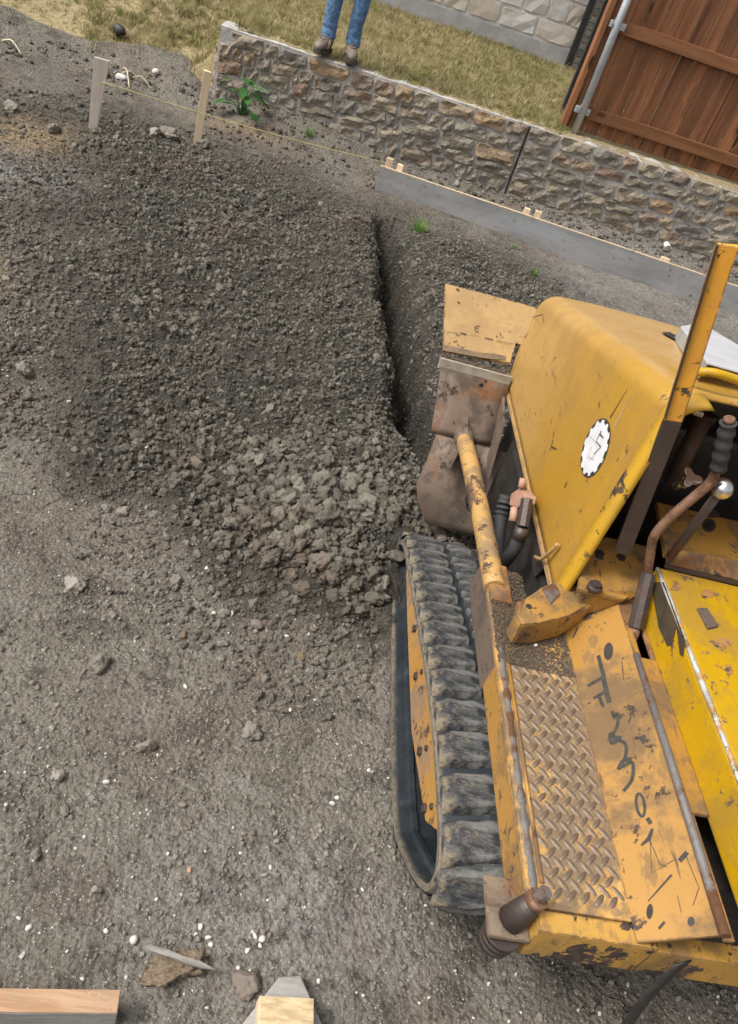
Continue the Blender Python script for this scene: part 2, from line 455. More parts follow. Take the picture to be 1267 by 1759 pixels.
M['beam'] = m_paint('worn_beam_paint', (0.44, 0.24, 0.04), (0.48, 0.27, 0.06), chip=0.56, chip_col=(0.035, 0.026, 0.024), dirt=0.6, dirt_col=(0.15, 0.11, 0.07), edge=0.9, rough=0.5, big=.85, dsc=4)
M['blade'] = m_paint('blade_steel', (0.115, 0.085, 0.064), (0.165, 0.118, 0.086), chip=0.57, dirt=0.8, dirt_col=(0.085, 0.066, 0.052), edge=0.5, rough=0.62, rust=0.17, chip_col=(0.03, 0.025, 0.022), dsc=3.2, lines=.8)
M['plate'] = m_paint('corner_plate_paint', (0.165, 0.125, 0.085), (0.215, 0.165, 0.11), chip=0.56, dirt=0.7, dirt_col=(0.15, 0.10, 0.08), edge=0.8, rough=0.6, rust=0.1, dsc=6)
M['edge_worn'] = m_paint('worn_edge', (0.42, 0.43, 0.40), (0.52, 0.52, 0.46), chip=0.52, chip_col=(0.16, 0.11, 0.05), dirt=0.5, edge=0.0, rough=0.5, big=.7, dsc=6)
M['steel'] = m_steel('worn_steel', (0.11, 0.10, 0.093), (0.215, 0.20, 0.19), 0.6, 0.3, 0.55, 16)
M['dsteel'] = m_steel('dark_steel', (0.055, 0.043, 0.038), (0.115, 0.09, 0.078), 0.5, 0.5, 0.18, 14)
M['rsteel'] = m_steel('rusty_rod', (0.12, 0.055, 0.035), (0.32, 0.19, 0.12), 0.6, 0.3, 0.5, 30)
M['chrome'] = m_steel('bright_steel', (0.62, 0.62, 0.64), (0.75, 0.75, 0.77), 0.25, 0.95, 0.0)
M['alu'] = m_simple('white_aluminium', (0.62, 0.63, 0.66), (0.75, 0.76, 0.78), 9, 0.4, 0.05, metal=0.35)
M['galv'] = m_simple('galvanized', (0.40, 0.43, 0.46), (0.55, 0.58, 0.61), 14, 0.45, 0.05, metal=0.55)
M['black'] = m_simple('black_rubber', (0.012, 0.012, 0.012), (0.03, 0.03, 0.03), 30, 0.6, 0.2)
M['ink'] = m_simple('black_marking', (0.022, 0.020, 0.018), (0.05, 0.045, 0.036), 60, 0.7, 0.05)
M['smear'] = m_simple('tar_smear', (0.035, 0.028, 0.02), (0.075, 0.055, 0.03), 24, 0.6, 0.1)
M['smear2'] = m_simple('brown_grime', (0.11, 0.08, 0.05), (0.22, 0.155, 0.09), 30, 0.85, 0.3)
M['deep'] = m_simple('greasy_iron', (0.012, 0.011, 0.010), (0.04, 0.034, 0.028), 12, 0.55, 0.4)
M['decal'] = m_simple('white_decal', (0.62, 0.63, 0.65), (0.76, 0.77, 0.79), 26, 0.4, 0.05)
M['lip'] = m_simple('chalky_paint', (0.30, 0.27, 0.22), (0.46, 0.43, 0.37), 26, 0.7, 0.3)
M['pink'] = m_simple('primer_casting', (0.34, 0.19, 0.125), (0.46, 0.27, 0.19), 22, 0.7, 0.3)
M['hose'] = m_simple('hydraulic_hose', (0.018, 0.019, 0.020), (0.045, 0.046, 0.047), 18, 0.75, 0.2)

def m_rubber():
    N = NT('track_rubber')
    a = N.noise(24, 9, 0.78, src=N.map((.35, 1, 1))); b = N.noise(90, 5, 0.7); c = N.noise(4, 4)
    col = N.mix(N.step(a, 0.35, 0.65), (0.020, 0.022, 0.025), (0.062, 0.066, 0.070))
    wear = N.math('MULTIPLY', N.step(a, 0.45, 0.62), 0.72)
    col = N.mix(wear, col, N.mix(b, (0.15, 0.147, 0.138), (0.28, 0.265, 0.235)))
    sx = N.n('ShaderNodeSeparateXYZ'); N.l(N.P, sx.inputs[0])
    dustm = N.math('MULTIPLY', N.step(N.math('ADD', N.noise(11, 7, 0.72, src=N.map(loc=(3, 3, 3))), N.math('MULTIPLY', sx.outputs[0], -1.9)), 0.55, 0.68), 0.85)
    col = N.mix(dustm, col, N.mix(b, (0.20, 0.155, 0.10), (0.33, 0.27, 0.185)))
    return N.done(col, N.math('MULTIPLY_ADD', dustm, 0.35, 0.5), 0.0, N.bump(N.math('ADD', N.math('MULTIPLY', a, 1.0), N.math('MULTIPLY', b, 0.5)), 0.6, 0.012), 0.4)
M['rubber'] = m_rubber()
def m_belt():
    N = NT('belt_rubber')
    a = N.noise(9, 6, 0.7); b = N.noise(60, 5, 0.7)
    col = N.mix(N.step(a, 0.3, 0.7), (0.014, 0.018, 0.023), (0.040, 0.047, 0.055))
    # dried mud on the outer lip
    sx = N.n('ShaderNodeSeparateXYZ'); N.l(N.P, sx.inputs[0])
    lip = N.step(N.math('ADD', sx.outputs[0], N.math('MULTIPLY', a, 0.03)), -0.620, -0.640)
    d = N.math('MAXIMUM', N.math('MULTIPLY', N.step(a, 0.54, 0.66), 0.4), N.math('MULTIPLY', lip, N.step(b, 0.3, 0.55)))
    col = N.mix(N.math('MULTIPLY', d, 0.8), col, N.mix(b, (0.17, 0.135, 0.09), (0.32, 0.265, 0.185)))
    return N.done(col, N.math('MULTIPLY_ADD', d, 0.4, 0.42), 0.0, N.bump(N.math('ADD', a, b), 0.3, 0.006), 0.4)
M['belt'] = m_belt()
def m_tread():
    N = NT('tread_plate_paint')
    a = N.noise(6, 6, 0.7); b = N.noise(55, 4, 0.7); c = N.noise(2.2, 4)
    col = N.mix(N.step(b, 0.35, 0.65), (0.50, 0.26, 0.055), (0.60, 0.36, 0.12))
    sx = N.n('ShaderNodeSeparateXYZ'); N.l(N.P, sx.inputs[0])
    dm = N.math('MULTIPLY', N.step(N.math('ADD', N.math('MULTIPLY', a, .6), N.math('MULTIPLY', N.noise(26, 5, .7), .4)), 0.38, 0.52), 0.92)
    col = N.mix(dm, col, N.mix(b, (0.10, 0.072, 0.048), (0.24, 0.175, 0.115)))
    return N.done(col, 0.6, 0.0, N.bump(b, 0.4, 0.005), 0.4)
M['tread'] = m_tread()
M['lug'] = m_steel('tread_lug', (0.085, 0.062, 0.046), (0.26, 0.19, 0.13), 0.42, 0.3, 0.2, 45)
M['wall_stone'] = m_stone('wall_stone', [(0, (0.20, 0.18, 0.15)), (0.16, (0.30, 0.26, 0.20)), (0.32, (0.19, 0.175, 0.155)), (0.46, (0.34, 0.295, 0.225)), (0.56, (0.27, 0.18, 0.13)), (0.68, (0.25, 0.235, 0.205)), (0.82, (0.36, 0.25, 0.145)), (0.90, (0.34, 0.31, 0.255)), (1, (0.16, 0.155, 0.145))], 0.6)
M['house_stone'] = m_stone('house_stone', [(0, (0.66, 0.63, 0.58)), (0.3, (0.76, 0.74, 0.70)), (0.6, (0.62, 0.60, 0.57)), (0.8, (0.70, 0.59, 0.46)), (1, (0.80, 0.78, 0.74))], 0.12, 1.0, 0.3)
M['brick'] = m_stone('dark_brick', [(0, (0.13, 0.12, 0.115)), (0.5, (0.20, 0.185, 0.17)), (1, (0.10, 0.095, 0.09))], 0.4)
M['mortar'] = m_simple('mortar', (0.32, 0.305, 0.28), (0.52, 0.50, 0.47), 16, 0.9, 0.9, 0.015)
M['mortar_pale'] = m_simple('mortar_pale', (0.60, 0.59, 0.57), (0.74, 0.73, 0.71), 12, 0.9, 0.4, 0.01)
M['concrete'] = m_simple('concrete', (0.38, 0.375, 0.365), (0.50, 0.49, 0.475), 7, 0.85, 0.3, 0.006)
M['cedar'] = m_wood('cedar_board', (0.115, 0.047, 0.021), (0.275, 0.120, 0.056), knot=(0.045, 0.017, 0.008), axis=2, sc=1.0)
M['cedar_rail'] = m_wood('cedar_rail', (0.15, 0.064, 0.028), (0.25, 0.115, 0.053), knot=(0.06, 0.022, 0.01), axis=0, sc=1.0)
M['pine'] = m_wood('pine_stake', (0.56, 0.42, 0.27), (0.70, 0.56, 0.38), knot=(0.22, 0.11, 0.06), axis=2, sc=1.6, dirt=0.25, dirt_col=(0.3, 0.25, 0.21))
M['pine_grey'] = m_wood('weathered_pine', (0.52, 0.44, 0.375), (0.66, 0.57, 0.49), knot=(0.20, 0.11, 0.08), axis=2, sc=1.4, dirt=0.3, dirt_col=(0.33, 0.29, 0.27))
M['lumber'] = m_wood('lumber', (0.38, 0.215, 0.115), (0.58, 0.37, 0.22), axis=0, sc=6, dirt=0.6, dirt_col=(0.33, 0.27, 0.22), knots=False)
M['grey_wood'] = m_wood('cement_greyed_wood', (0.19, 0.18, 0.165), (0.34, 0.325, 0.305), knot=(0.12, 0.08, 0.06), axis=0, sc=5, dirt=0.6, dirt_col=(0.38, 0.36, 0.34), knots=False)
M['splinter'] = m_simple('weathered_splinter', (0.17, 0.155, 0.135), (0.33, 0.31, 0.28), 60, 0.85, 0.6, 0.004, stretch=(.15, 1, 1))
M['endgrain'] = m_simple('end_grain', (0.36, 0.255, 0.135), (0.62, 0.48, 0.29), 90, 0.85, 0.5, stretch=(.25, 1, 1))
M['board_face'] = None
def m_boardface():
    N = NT('form_board_face')
    a = N.noise(5, 5, 0.6, src=N.map((0.35, 1, 1))); b = N.noise(26, 6, 0.7); s = N.noise(3.2, 5, 0.7, src=N.map((1, 1, 1), (1, 2, 0)))
    col = N.mix(N.step(a, 0.3, 0.7), (0.20, 0.198, 0.188), (0.34, 0.336, 0.325))
    col = N.mix(N.math('MULTIPLY', N.step(N.noise(4, 3, src=N.map((0.25, 1, 3.0), (7, 0, 0))), 0.5, 0.7), 0.5), col, (0.37, 0.39, 0.42))
    col = N.mix(N.step(N.noise(7, 4, 0.6, src=N.map((1, 1, 1), (9, 3, 0))), 0.70, 0.73), col, (0.085, 0.055, 0.04))
    col = N.mix(N.math('MULTIPLY', N.step(b, 0.56, 0.66), 0.55), col, (0.15, 0.125, 0.10))
    return N.done(col, 0.8, 0.0, N.bump(b, 0.2, 0.004))
M['board_face'] = m_boardface()
M['jeans'] = m_simple('blue_denim', (0.045, 0.105, 0.23), (0.15, 0.27, 0.44), 24, 0.85, 0.9, 0.02)
M['boot'] = m_simple('brown_leather', (0.11, 0.082, 0.062), (0.21, 0.165, 0.13), 22, 0.6, 0.3)
M['sole'] = m_simple('boot_sole', (0.03, 0.025, 0.02), (0.07, 0.06, 0.05), 30, 0.8, 0.2)
M['skin'] = m_simple('skin', (0.45, 0.26, 0.18), (0.50, 0.30, 0.21), 8, 0.55, 0.05)
M['shirt'] = m_simple('grey_shirt', (0.16, 0.17, 0.18), (0.22, 0.23, 0.24), 12, 0.9, 0.3)
M['hair'] = m_simple('dark_hair', (0.02, 0.014, 0.01), (0.05, 0.035, 0.025), 60, 0.6, 0.5)
M['white_pebble'] = m_simple('limestone_pebble', (0.50, 0.48, 0.43), (0.68, 0.66, 0.61), 30, 0.85, 0.4)
M['gravel'] = m_simple('grey_gravel', (0.20, 0.19, 0.175), (0.38, 0.365, 0.34), 3, 0.9, 0.3)
M['tan_rock'] = m_simple('tan_rock', (0.22, 0.155, 0.095), (0.45, 0.35, 0.235), 5, 0.9, 1.0, 0.02)
M['brown_pebble'] = m_simple('brown_pebble', (0.13, 0.105, 0.085), (0.20, 0.165, 0.135), 20, 0.8, 0.3)
M['string'] = m_simple('yellow_string', (0.42, 0.34, 0.14), (0.55, 0.46, 0.22), 30, 0.8, 0.1)
M['straw'] = m_simple('dry_straw', (0.42, 0.36, 0.23), (0.56, 0.50, 0.35), 30, 0.8, 0.1)
M['pvc'] = m_simple('white_pvc', (0.55, 0.53, 0.48), (0.66, 0.64, 0.6), 14, 0.5, 0.05)
M['strap'] = m_simple('black_strap', (0.018, 0.016, 0.015), (0.04, 0.036, 0.033), 50, 0.6, 0.2)

def m_leaf(name, c1, c2):
    N = NT(name)
    N.t.nodes.remove(N.b)
    col = N.mix(N.step(N.noise(3.0, 3), 0.3, 0.7), c1, c2)
    d = N.n('ShaderNodeBsdfDiffuse'); N.l(col, d.inputs[0])
    t = N.n('ShaderNodeBsdfTranslucent'); N.l(col, t.inputs[0])
    mx = N.n('ShaderNodeMixShader'); mx.inputs[0].default_value = 0.3
    N.l(d.outputs[0], mx.inputs[1]); N.l(t.outputs[0], mx.inputs[2]); N.l(mx.outputs[0], N.out.inputs[0])
    return N.m
M['leaf'] = m_leaf('weed_leaf', (0.045, 0.13, 0.035), (0.085, 0.20, 0.055))
M['tuft'] = m_leaf('tuft_green', (0.10, 0.22, 0.04), (0.20, 0.34, 0.08))
def m_grass():
    N = NT('dormant_grass')
    N.t.nodes.remove(N.b)
    r = N.oi.outputs['Random']; wp = N.geo.outputs['Position']
    straw = N.mix(r, (0.32, 0.255, 0.135), (0.60, 0.52, 0.32))
    green = N.mix(r, (0.17, 0.18, 0.055), (0.28, 0.28, 0.10))
    big = N.noise(1.0, 4, 0.6, src=wp)
    rr = N.math('ADD', N.math('MULTIPLY', N.math('SUBTRACT', big, 0.5), 1.8), N.math('FRACT', N.math('MULTIPLY', r, 7.31)))
    col = N.mix(N.step(rr, 0.35, 0.75), straw, green)
    col = N.mix(N.step(N.math('FRACT', N.math('MULTIPLY', r, 3.77)), 0.90, 0.93), col, (0.10, 0.055, 0.03))
    d = N.n('ShaderNodeBsdfDiffuse'); N.l(col, d.inputs[0])
    t = N.n('ShaderNodeBsdfTranslucent'); N.l(col, t.inputs[0])
    mx = N.n('ShaderNodeMixShader'); mx.inputs[0].default_value = 0.25
    N.l(d.outputs[0], mx.inputs[1]); N.l(t.outputs[0], mx.inputs[2]); N.l(mx.outputs[0], N.out.inputs[0])
    return N.m
M['grass'] = m_grass()
M['lawn_soil'] = m_simple('thatch', (0.20, 0.155, 0.085), (0.36, 0.29, 0.15), 30, 0.95, 0.9, 0.02)

# ------------------------------------------------------------------ the ground
def trench_axis(y): return np.interp(y, [2.3, 2.9, 3.3, 3.6, 3.9, 4.5, 5.3], [0.660, 0.628, 0.600, 0.572, 0.540, 0.502, 0.490])
def till_mask(x, y):
    w = 0.16 * fbm(x * 1.7, y * 1.7, 3) + 0.05 * fbm(x * 7, y * 7, 2)
    front = ss(0.0, 0.22, y + w - (1.52 + 0.52 * np.clip(0.02 - x, 0, 3)))
    left = ss(0.0, 1.3, x + w * 2.6 + 1.55 + 0.28 * (y - 2))
    back = 1 - ss(5.0, 6.3, y + w + 0.25 * x)
    right = 1 - ss(1.3, 2.4, x + w) * 0.6
    return np.clip(front * left * back * right, 0, 1)
def ground_h(x, y, fine=True):
    t = till_mask(x, y)
    z = 0.012 * fbm(x * 1.1, y * 1.1, 3)
    # bank rising towards the lawn at the left end of the wall
    z = z + 0.16 * ss(5.9, 7.0, y + 0.25 * fbm(x * 0.9, y * 0.9, 2)) * (1 - ss(-0.6, 0.9, x))
    z = z + 0.32 * ss(6.3, 7.6, y + 0.2 * fbm(x * 1.3, y * 1.3, 2)) * (1 - ss(-1.35, -1.0, x))
    # loosened heap
    z = z + t * (0.035 + 0.030 * fbm(x * 2.3, y * 2.3, 3))
    z = z + 0.075 * np.exp(-(((x - 0.32) / 0.26) ** 2 + ((y - 2.10) / 0.34) ** 2)) * t
    z = z + 0.04 * np.exp(-(((x - 0.25) / 0.25) ** 2)) * ss(2.0, 2.6, y) * (1 - ss(4.6, 5.4, y)) * t
    z = z + 0.05 * np.exp(-(((x - 0.85) / 0.22) ** 2)) * ss(2.5, 3.0, y) * (1 - ss(4.8, 5.5, y))
    # soil banked against the form board and the foot of the wall
    z = z + 0.05 * np.exp(-(((y - 5.72) / 0.18) ** 2)) * ss(0.2, 0.4, x) * (1 - ss(0.9, 1.9, x))
    z = z + 0.07 * ss(6.25, 6.62, y + 0.12 * fbm(x * 3, y * 3, 2)) * (1 - ss(2.8, 3.6, x)) * ss(-1.0, -0.2, x)
    # the trench
    sd_x = x - trench_axis(y) + 0.045 * fbm(x * 3, y * 5, 4) + 0.014 * fbm(x * 14, y * 14, 2)
    d = np.where(sd_x < 0, -sd_x * 0.86, sd_x * 1.05)
    ends = ss(2.40, 2.95, y + 0.06 * fbm(x * 9, y * 9, 2)) * (1 - ss(5.15, 5.38, y))
    cut = 0.75 * (1 - ss(0.040, 0.085, d)) + 0.25 * (1 - ss(0.06, 0.15, d))
    z = z - 0.40 * cut * ends
    if fine:
        z = z + 0.004 * (1 - t) * fbm(x * 9, y * 9, 3) + 0.0035 * (1 - t * .5) * fbm(x * 34, y * 34, 2)
        z = z + t * (0.052 * billow(x * 6.5, y * 6.5, 4) - 0.018) + t * 0.010 * fbm(x * 36, y * 36, 2)
        lump = np.clip(fbm(x * 3.1 + 9, y * 3.1, 3) - 0.28, 0, 1)
        z = z + (1 - t) * lump * (0.012 + 0.04 * billow(x * 16, y * 16, 3)) + (1 - t) * 0.008 * np.clip(billow(x * 13 + 5, y * 13, 3) - 0.42, 0, 1)
    return z
def axis_pts(stops):
    out = []
    for (a, b, s0, s1) in stops:
        p = a
        while p < b - 1e-6:
            out.append(p); f = (p - a) / (b - a); p += s0 + (s1 - s0) * f
    out.append(stops[-1][1])
    return np.array(out)
gx = axis_pts([(-80, -6, 14, 3), (-6, -2.6, .5, .05), (-2.6, -1.2, .03, .009), (-1.2, 1.3, .0065, .0065), (1.3, 4.2, .02, .03), (4.2, 9, .1, 1), (9, 80, 3, 14)])
gy = axis_pts([(-60, -3, 12, 2), (-3, 0.3, .4, .03), (0.3, 2.6, .0065, .0065), (2.6, 6.9, .008, .016), (6.9, 9, .03, .1), (9, 14, .3, .6), (14, 200, 2, 25)])
X, Y = np.meshgrid(gx, gy)
Z = ground_h(X, Y)
far = np.maximum(ss(6, 12, np.abs(X)), ss(7.5, 9, Y)); Z = Z * (1 - far)
# the sheet dips under the lawn terrace behind the wall
Z = np.where((Y > 6.85) & (X > -0.9), np.minimum(Z, 0.05), Z)
EDGE = 6.80 + 0.10 * fbm(X * 2, X * 0 + 3, 2) - 0.10 * np.clip(-1.1 - X, 0, 3)
Z = np.where((X <= -0.9), Z - 0.9 * ss(0.10, 0.35, Y - EDGE), Z)
def grid_mesh(name, X, Y, Z, mat, attrs):
    ny, nx = X.shape
    me = bpy.data.meshes.new(name)
    co = np.stack([X, Y, Z], -1).reshape(-1, 3).astype(np.float32)
    idx = np.arange(nx * ny).reshape(ny, nx)
    q = np.stack([idx[:-1, :-1], idx[:-1, 1:], idx[1:, 1:], idx[1:, :-1]], -1).reshape(-1, 4)
    me.vertices.add(len(co)); me.vertices.foreach_set('co', co.ravel())
    me.loops.add(q.size); me.loops.foreach_set('vertex_index', q.ravel().astype(np.int32))
    me.polygons.add(len(q)); me.polygons.foreach_set('loop_start', np.arange(0, q.size, 4, dtype=np.int32))
    me.update(calc_edges=True)
    me.polygons.foreach_set('use_smooth', np.ones(len(q), bool))
    for k, a in attrs.items():
        at = me.attributes.new(k, 'FLOAT', 'POINT'); at.data.foreach_set('value', a.ravel().astype(np.float32))
    me.materials.append(mat)
    o = bpy.data.objects.new(name, me); COL.objects.link(o)
    return o
tl = till_mask(X, Y)
cl = np.exp(-(((X + 1.75) / 0.28) ** 2 + ((Y - 4.95) / 0.3) ** 2)) + 0.9 * np.exp(-(((X + 1.33) / 0.16) ** 2 + ((Y - 3.05) / 0.25) ** 2)) + 0.7 * np.exp(-(((X + .72) / .35) ** 2 + ((Y - 6.25) / .10) ** 2))
pl = 0.6 * np.exp(-(((X + 1.55) / 0.28) ** 2 + ((Y - 4.35) / 0.3) ** 2)) + 0.22 * ss(1.3, 1.9, X) * ss(4.2, 4.9, Y) + .35 * np.exp(-(((X - .25) / .3) ** 2 + ((Y - .72) / .2) ** 2))
ground = grid_mesh('ground', X, Y, Z, M['soil'], {'till': tl, 'clay': np.clip(cl, 0, 1), 'pale': np.clip(pl, 0, 1)})
tag(ground, 'dark clay soil, trodden near and freshly dug beyond, with a narrow trench', 'ground', kind='structure')
def gh(x, y):
    return float(ground_h(np.array([x]), np.array([y]))[0])

# ------------------------------------------------------------------ scattering (geometry nodes; only for what nobody could count)
def rock_mesh(name, seed, sub=3, rough=0.35, flat=0.8, freq=1.6, sharp=True):
    bm = bmesh.new()
    bmesh.ops.create_icosphere(bm, subdivisions=sub, radius=1.0)
    from mathutils import noise as mn
    o = Vector((seed * 7.3, seed * 3.1, seed * 1.7))
    rs = random.Random(seed)
    cuts = [(Vector((rs.gauss(0, 1), rs.gauss(0, 1), rs.gauss(0, 1))).normalized(), rs.uniform(0.55, 0.85)) for _ in range(6 if sharp else 4)]
    ax = Vector((rs.uniform(0.75, 1.25), rs.uniform(0.7, 1.1), flat * rs.uniform(0.8, 1.15)))
    for v in bm.verts:
        p = v.co.copy()
        for n, d in cuts:
            e = p.dot(n) - d
            if e > 0: p -= n * e * 0.9
        q = p * freq + o
        p *= 1 + rough * (mn.noise(q) * 0.7 + mn.noise(q * 2.3) * 0.45 + mn.noise(q * 5.1) * 0.25 + abs(mn.noise(q * 3.3 + o)) * 0.55 - 0.1)
        v.co = Vector((p.x * ax.x, p.y * ax.y, p.z * ax.z))
    me = bpy.data.meshes.new(name); bm.to_mesh(me); bm.free()
    me.polygons.foreach_set('use_smooth', [True] * len(me.polygons))
    return me
def variants(base, n, mat, maker):
    c = bpy.data.collections.new(base)
    for i in range(n):
        me = maker(i); me.materials.clear(); me.materials.append(mat)
        c.objects.link(bpy.data.objects.new('%s_%c' % (base, 97 + i), me))
    return c
def scatter(name, pts, scale, rot, coll, label, cat):
    pts = np.asarray(pts, np.float32)
    me = bpy.data.meshes.new(name)
    me.vertices.add(len(pts)); me.vertices.foreach_set('co', pts.ravel())
    a = me.attributes.new('scl', 'FLOAT', 'POINT'); a.data.foreach_set('value', np.asarray(scale, np.float32))
    a = me.attributes.new('rot', 'FLOAT_VECTOR', 'POINT'); a.data.foreach_set('vector', np.asarray(rot, np.float32).ravel())
    a = me.attributes.new('pick', 'INT', 'POINT'); a.data.foreach_set('value', rng.integers(0, len(coll.objects), len(pts)).astype(np.int32))
    o = bpy.data.objects.new(name, me); COL.objects.link(o)
    g = bpy.data.node_groups.new(name, 'GeometryNodeTree')
    g.interface.new_socket('Geometry', in_out='INPUT', socket_type='NodeSocketGeometry')
    g.interface.new_socket('Geometry', in_out='OUTPUT', socket_type='NodeSocketGeometry')
    nd = g.nodes
    gi = nd.new('NodeGroupInput'); go = nd.new('NodeGroupOutput')
    mp = nd.new('GeometryNodeMeshToPoints'); ip = nd.new('GeometryNodeInstanceOnPoints')
    ci = nd.new('GeometryNodeCollectionInfo'); ci.inputs['Collection'].default_value = coll
    ci.inputs['Separate Children'].default_value = True; ci.inputs['Reset Children'].default_value = True
    def na(n, t):
        x = nd.new('GeometryNodeInputNamedAttribute'); x.data_type = t; x.inputs['Name'].default_value = n
        return [s for s in x.outputs if s.enabled and s.name == 'Attribute'][0]
    L = g.links.new
    L(gi.outputs[0], mp.inputs['Mesh']); L(mp.outputs[0], ip.inputs['Points']); L(ci.outputs[0], ip.inputs['Instance'])
    ip.inputs['Pick Instance'].default_value = True
    L(na('pick', 'INT'), ip.inputs['Instance Index']); L(na('scl', 'FLOAT'), ip.inputs['Scale'])
    er = nd.new('FunctionNodeEulerToRotation'); L(na('rot', 'FLOAT_VECTOR'), er.inputs[0]); L(er.outputs[0], ip.inputs['Rotation'])
    L(ip.outputs[0], go.inputs[0])
    md = o.modifiers.new('scatter', 'NODES'); md.node_group = g
    tag(o, label, cat, kind='stuff')
    return o
def rand_rot(n): return rng.uniform(0, 2 * np.pi, (n, 3))
clods = variants('clod_shape', 10, M['clod'], lambda i: rock_mesh('clod', i + 1, 3, 0.8, 0.78, 2.1, True))
M['dryclod'] = m_soil('dry_clod_soil', inst=True, crumb=True, bd=0.006)
dryclods = variants('dry_clod_shape', 8, M['dryclod'], lambda i: rock_mesh('dry_clod', i + 91, 3, 0.75, 0.7, 2.0, True))
greys = variants('gravel_shape', 4, M['gravel'], lambda i: rock_mesh('gravel', i + 51, 2, 0.3, 0.7, 1.3, True))
crumb_v = variants('crumb_shape', 6, M['crumb'], lambda i: rock_mesh('crumb', i + 15, 2, 0.5, 0.75, 1.5, True))
pebs = variants('grit_shape', 5, M['white_pebble'], lambda i: rock_mesh('grit', i + 31, 2, 0.25, 0.7, 1.2, True))

def in_machine(x, y):
    return (x > 0.475) & (x < 2.05) & (y > 0.55) & (y < 2.02)
# clods of the dug strip, denser and larger near the track
def clod_pop(name, n, lo, hi, pw, thin, label, near=False, prob=0.8):
    px = rng.uniform(-2.3, 1.7, n); py = 1.3 + 4.7 * rng.random(n) ** 1.1
    tm = till_mask(px, py)
    cluster = ss(-0.45, 0.55, fbm(px * 3.3 + 3, py * 3.3, 3) * 1.3 + rng.normal(0, .15, n))
    keep = (rng.random(n) < tm ** thin * (1 if not near else (0.34 + 0.66 * np.exp(-(((px - 0.25) / 0.45) ** 2 + ((py - 1.95) / 0.45) ** 2)))) * (0.45 + 0.55 * cluster)) & ~in_machine(px, py)
    px, py, tm = px[keep], py[keep], tm[keep]
    sz = lo + (hi - lo) * rng.random(len(px)) ** pw
    sz *= (0.5 + 0.5 * tm) * (0.62 + 0.55 * np.exp(-(((px - 0.25) / 0.5) ** 2 + ((py - 2.0) / 0.45) ** 2)))
    dd = np.abs(px - trench_axis(py)); intr = (dd < 0.12) & (py > 2.7) & (py < 5.3)
    sz = np.where(intr, np.minimum(sz, 0.013), sz)
    scatter(name, np.stack([px, py, ground_h(px, py) + sz * 0.22], -1), sz, rand_rot(len(px)), clods, label, 'soil')
clod_pop('fine_clods', 190000, 0.003, 0.0075, 1.5, 1.0, 'fine dark soil crumbs filling the dug strip')
clod_pop('loose_clods', 62000, 0.008, 0.0195, 1.7, 1.1, 'loose crumbly dark soil clods covering the dug strip')
clod_pop('coarse_clods', 9000, 0.015, 0.034, 1.9, 1.3, 'coarse soil clods heaped in front of the track and over the dug strip', True)
# a thinner scatter of drier clods where the loose soil peters out to the left
n = 30000
px = rng.uniform(-2.3, 0.45, n); py = rng.uniform(1.25, 4.2, n)
k = (till_mask(px, py) < 0.75) & (fbm(px * 2.4 + 1, py * 2.4 + 6, 4) + rng.normal(0, .22, n) > 0.10 + 0.45 * ss(0.0, 0.9, 1.75 - py + 0.35 * (0.1 - px)))
px, py = px[k], py[k]
sz = 0.0035 + 0.006 * rng.random(len(px)) ** 2 + 0.012 * rng.random(len(px)) ** 7
scatter('thin_clods', np.stack([px, py, ground_h(px, py) + sz * 0.15], -1), sz, rand_rot(len(px)), dryclods, 'thin scatter of drier clods at the left of the dug strip', 'soil')
# lumps on the far bank and between the board and the wall
n = 26000
px = rng.uniform(-3.2, 3.8, n); py = rng.uniform(3.0, 6.72, n)
bd = 5.83 - 0.092 * (px - 0.356)
k = ((px < -0.3) & (fbm(px * 2.7, py * 2.7, 3) + rng.normal(0, .2, n) > 0.12)) | ((px > 0.3) & (py > bd + 0.1) & (rng.random(n) < .8)) | ((px > -0.9) & (px < 0.4) & (py > 5.9) & (rng.random(n) < 0.35))
px, py = px[k], py[k]
sz = 0.004 + 0.020 * rng.random(len(px)) ** 4
scatter('bank_clods', np.stack([px, py, ground_h(px, py) + sz * 0.2], -1), sz, rand_rot(len(px)), clods, 'soil lumps scattered over the far bank and along the wall foot', 'soil')
# crumbs on the trodden ground
n = 90000
px = rng.uniform(-1.8, 1.9, n); py = 0.25 + 3.9 * rng.random(n) ** 1.3
k = (till_mask(px, py) < 0.6) & (fbm(px * 2.6, py * 2.6, 3) + rng.normal(0, .25, n) > -0.15)
px, py = px[k], py[k]
sz = 0.0013 + 0.0026 * rng.random(len(px)) + 0.0065 * rng.random(len(px)) ** 10
scatter('soil_crumbs', np.stack([px, py, ground_h(px, py) + sz * 0.2], -1), sz, rand_rot(len(px)), crumb_v, 'small soil crumbs strewn over the trodden ground', 'soil')
n = 11000
px = rng.uniform(-1.6, 1.9, n); py = 0.25 + 3.4 * rng.random(n) ** 1.6
k = (till_mask(px, py) < 0.5) & (fbm(px * 1.9 + 5, py * 1.9, 3) + rng.normal(0, .3, n) > 0.02)
px, py = px[k], py[k]
sz = 0.0011 + 0.0042 * rng.random(len(px)) ** 6
scatter('pale_grit', np.stack([px, py, ground_h(px, py) + sz * 0.3], -1), sz, rand_rot(len(px)), pebs, 'tiny pale limestone grit pressed into the soil', 'grit')
n = 1500
px = rng.uniform(0.9, 3.6, n); py = rng.uniform(3.6, 5.6, n)
sz = 0.002 + 0.006 * rng.random(n) ** 3
scatter('pale_gravel', np.stack([px, py, ground_h(px, py) + sz * 0.3], -1), sz, rand_rot(n), greys, 'pale gravel strip in front of the grey form board', 'gravel')

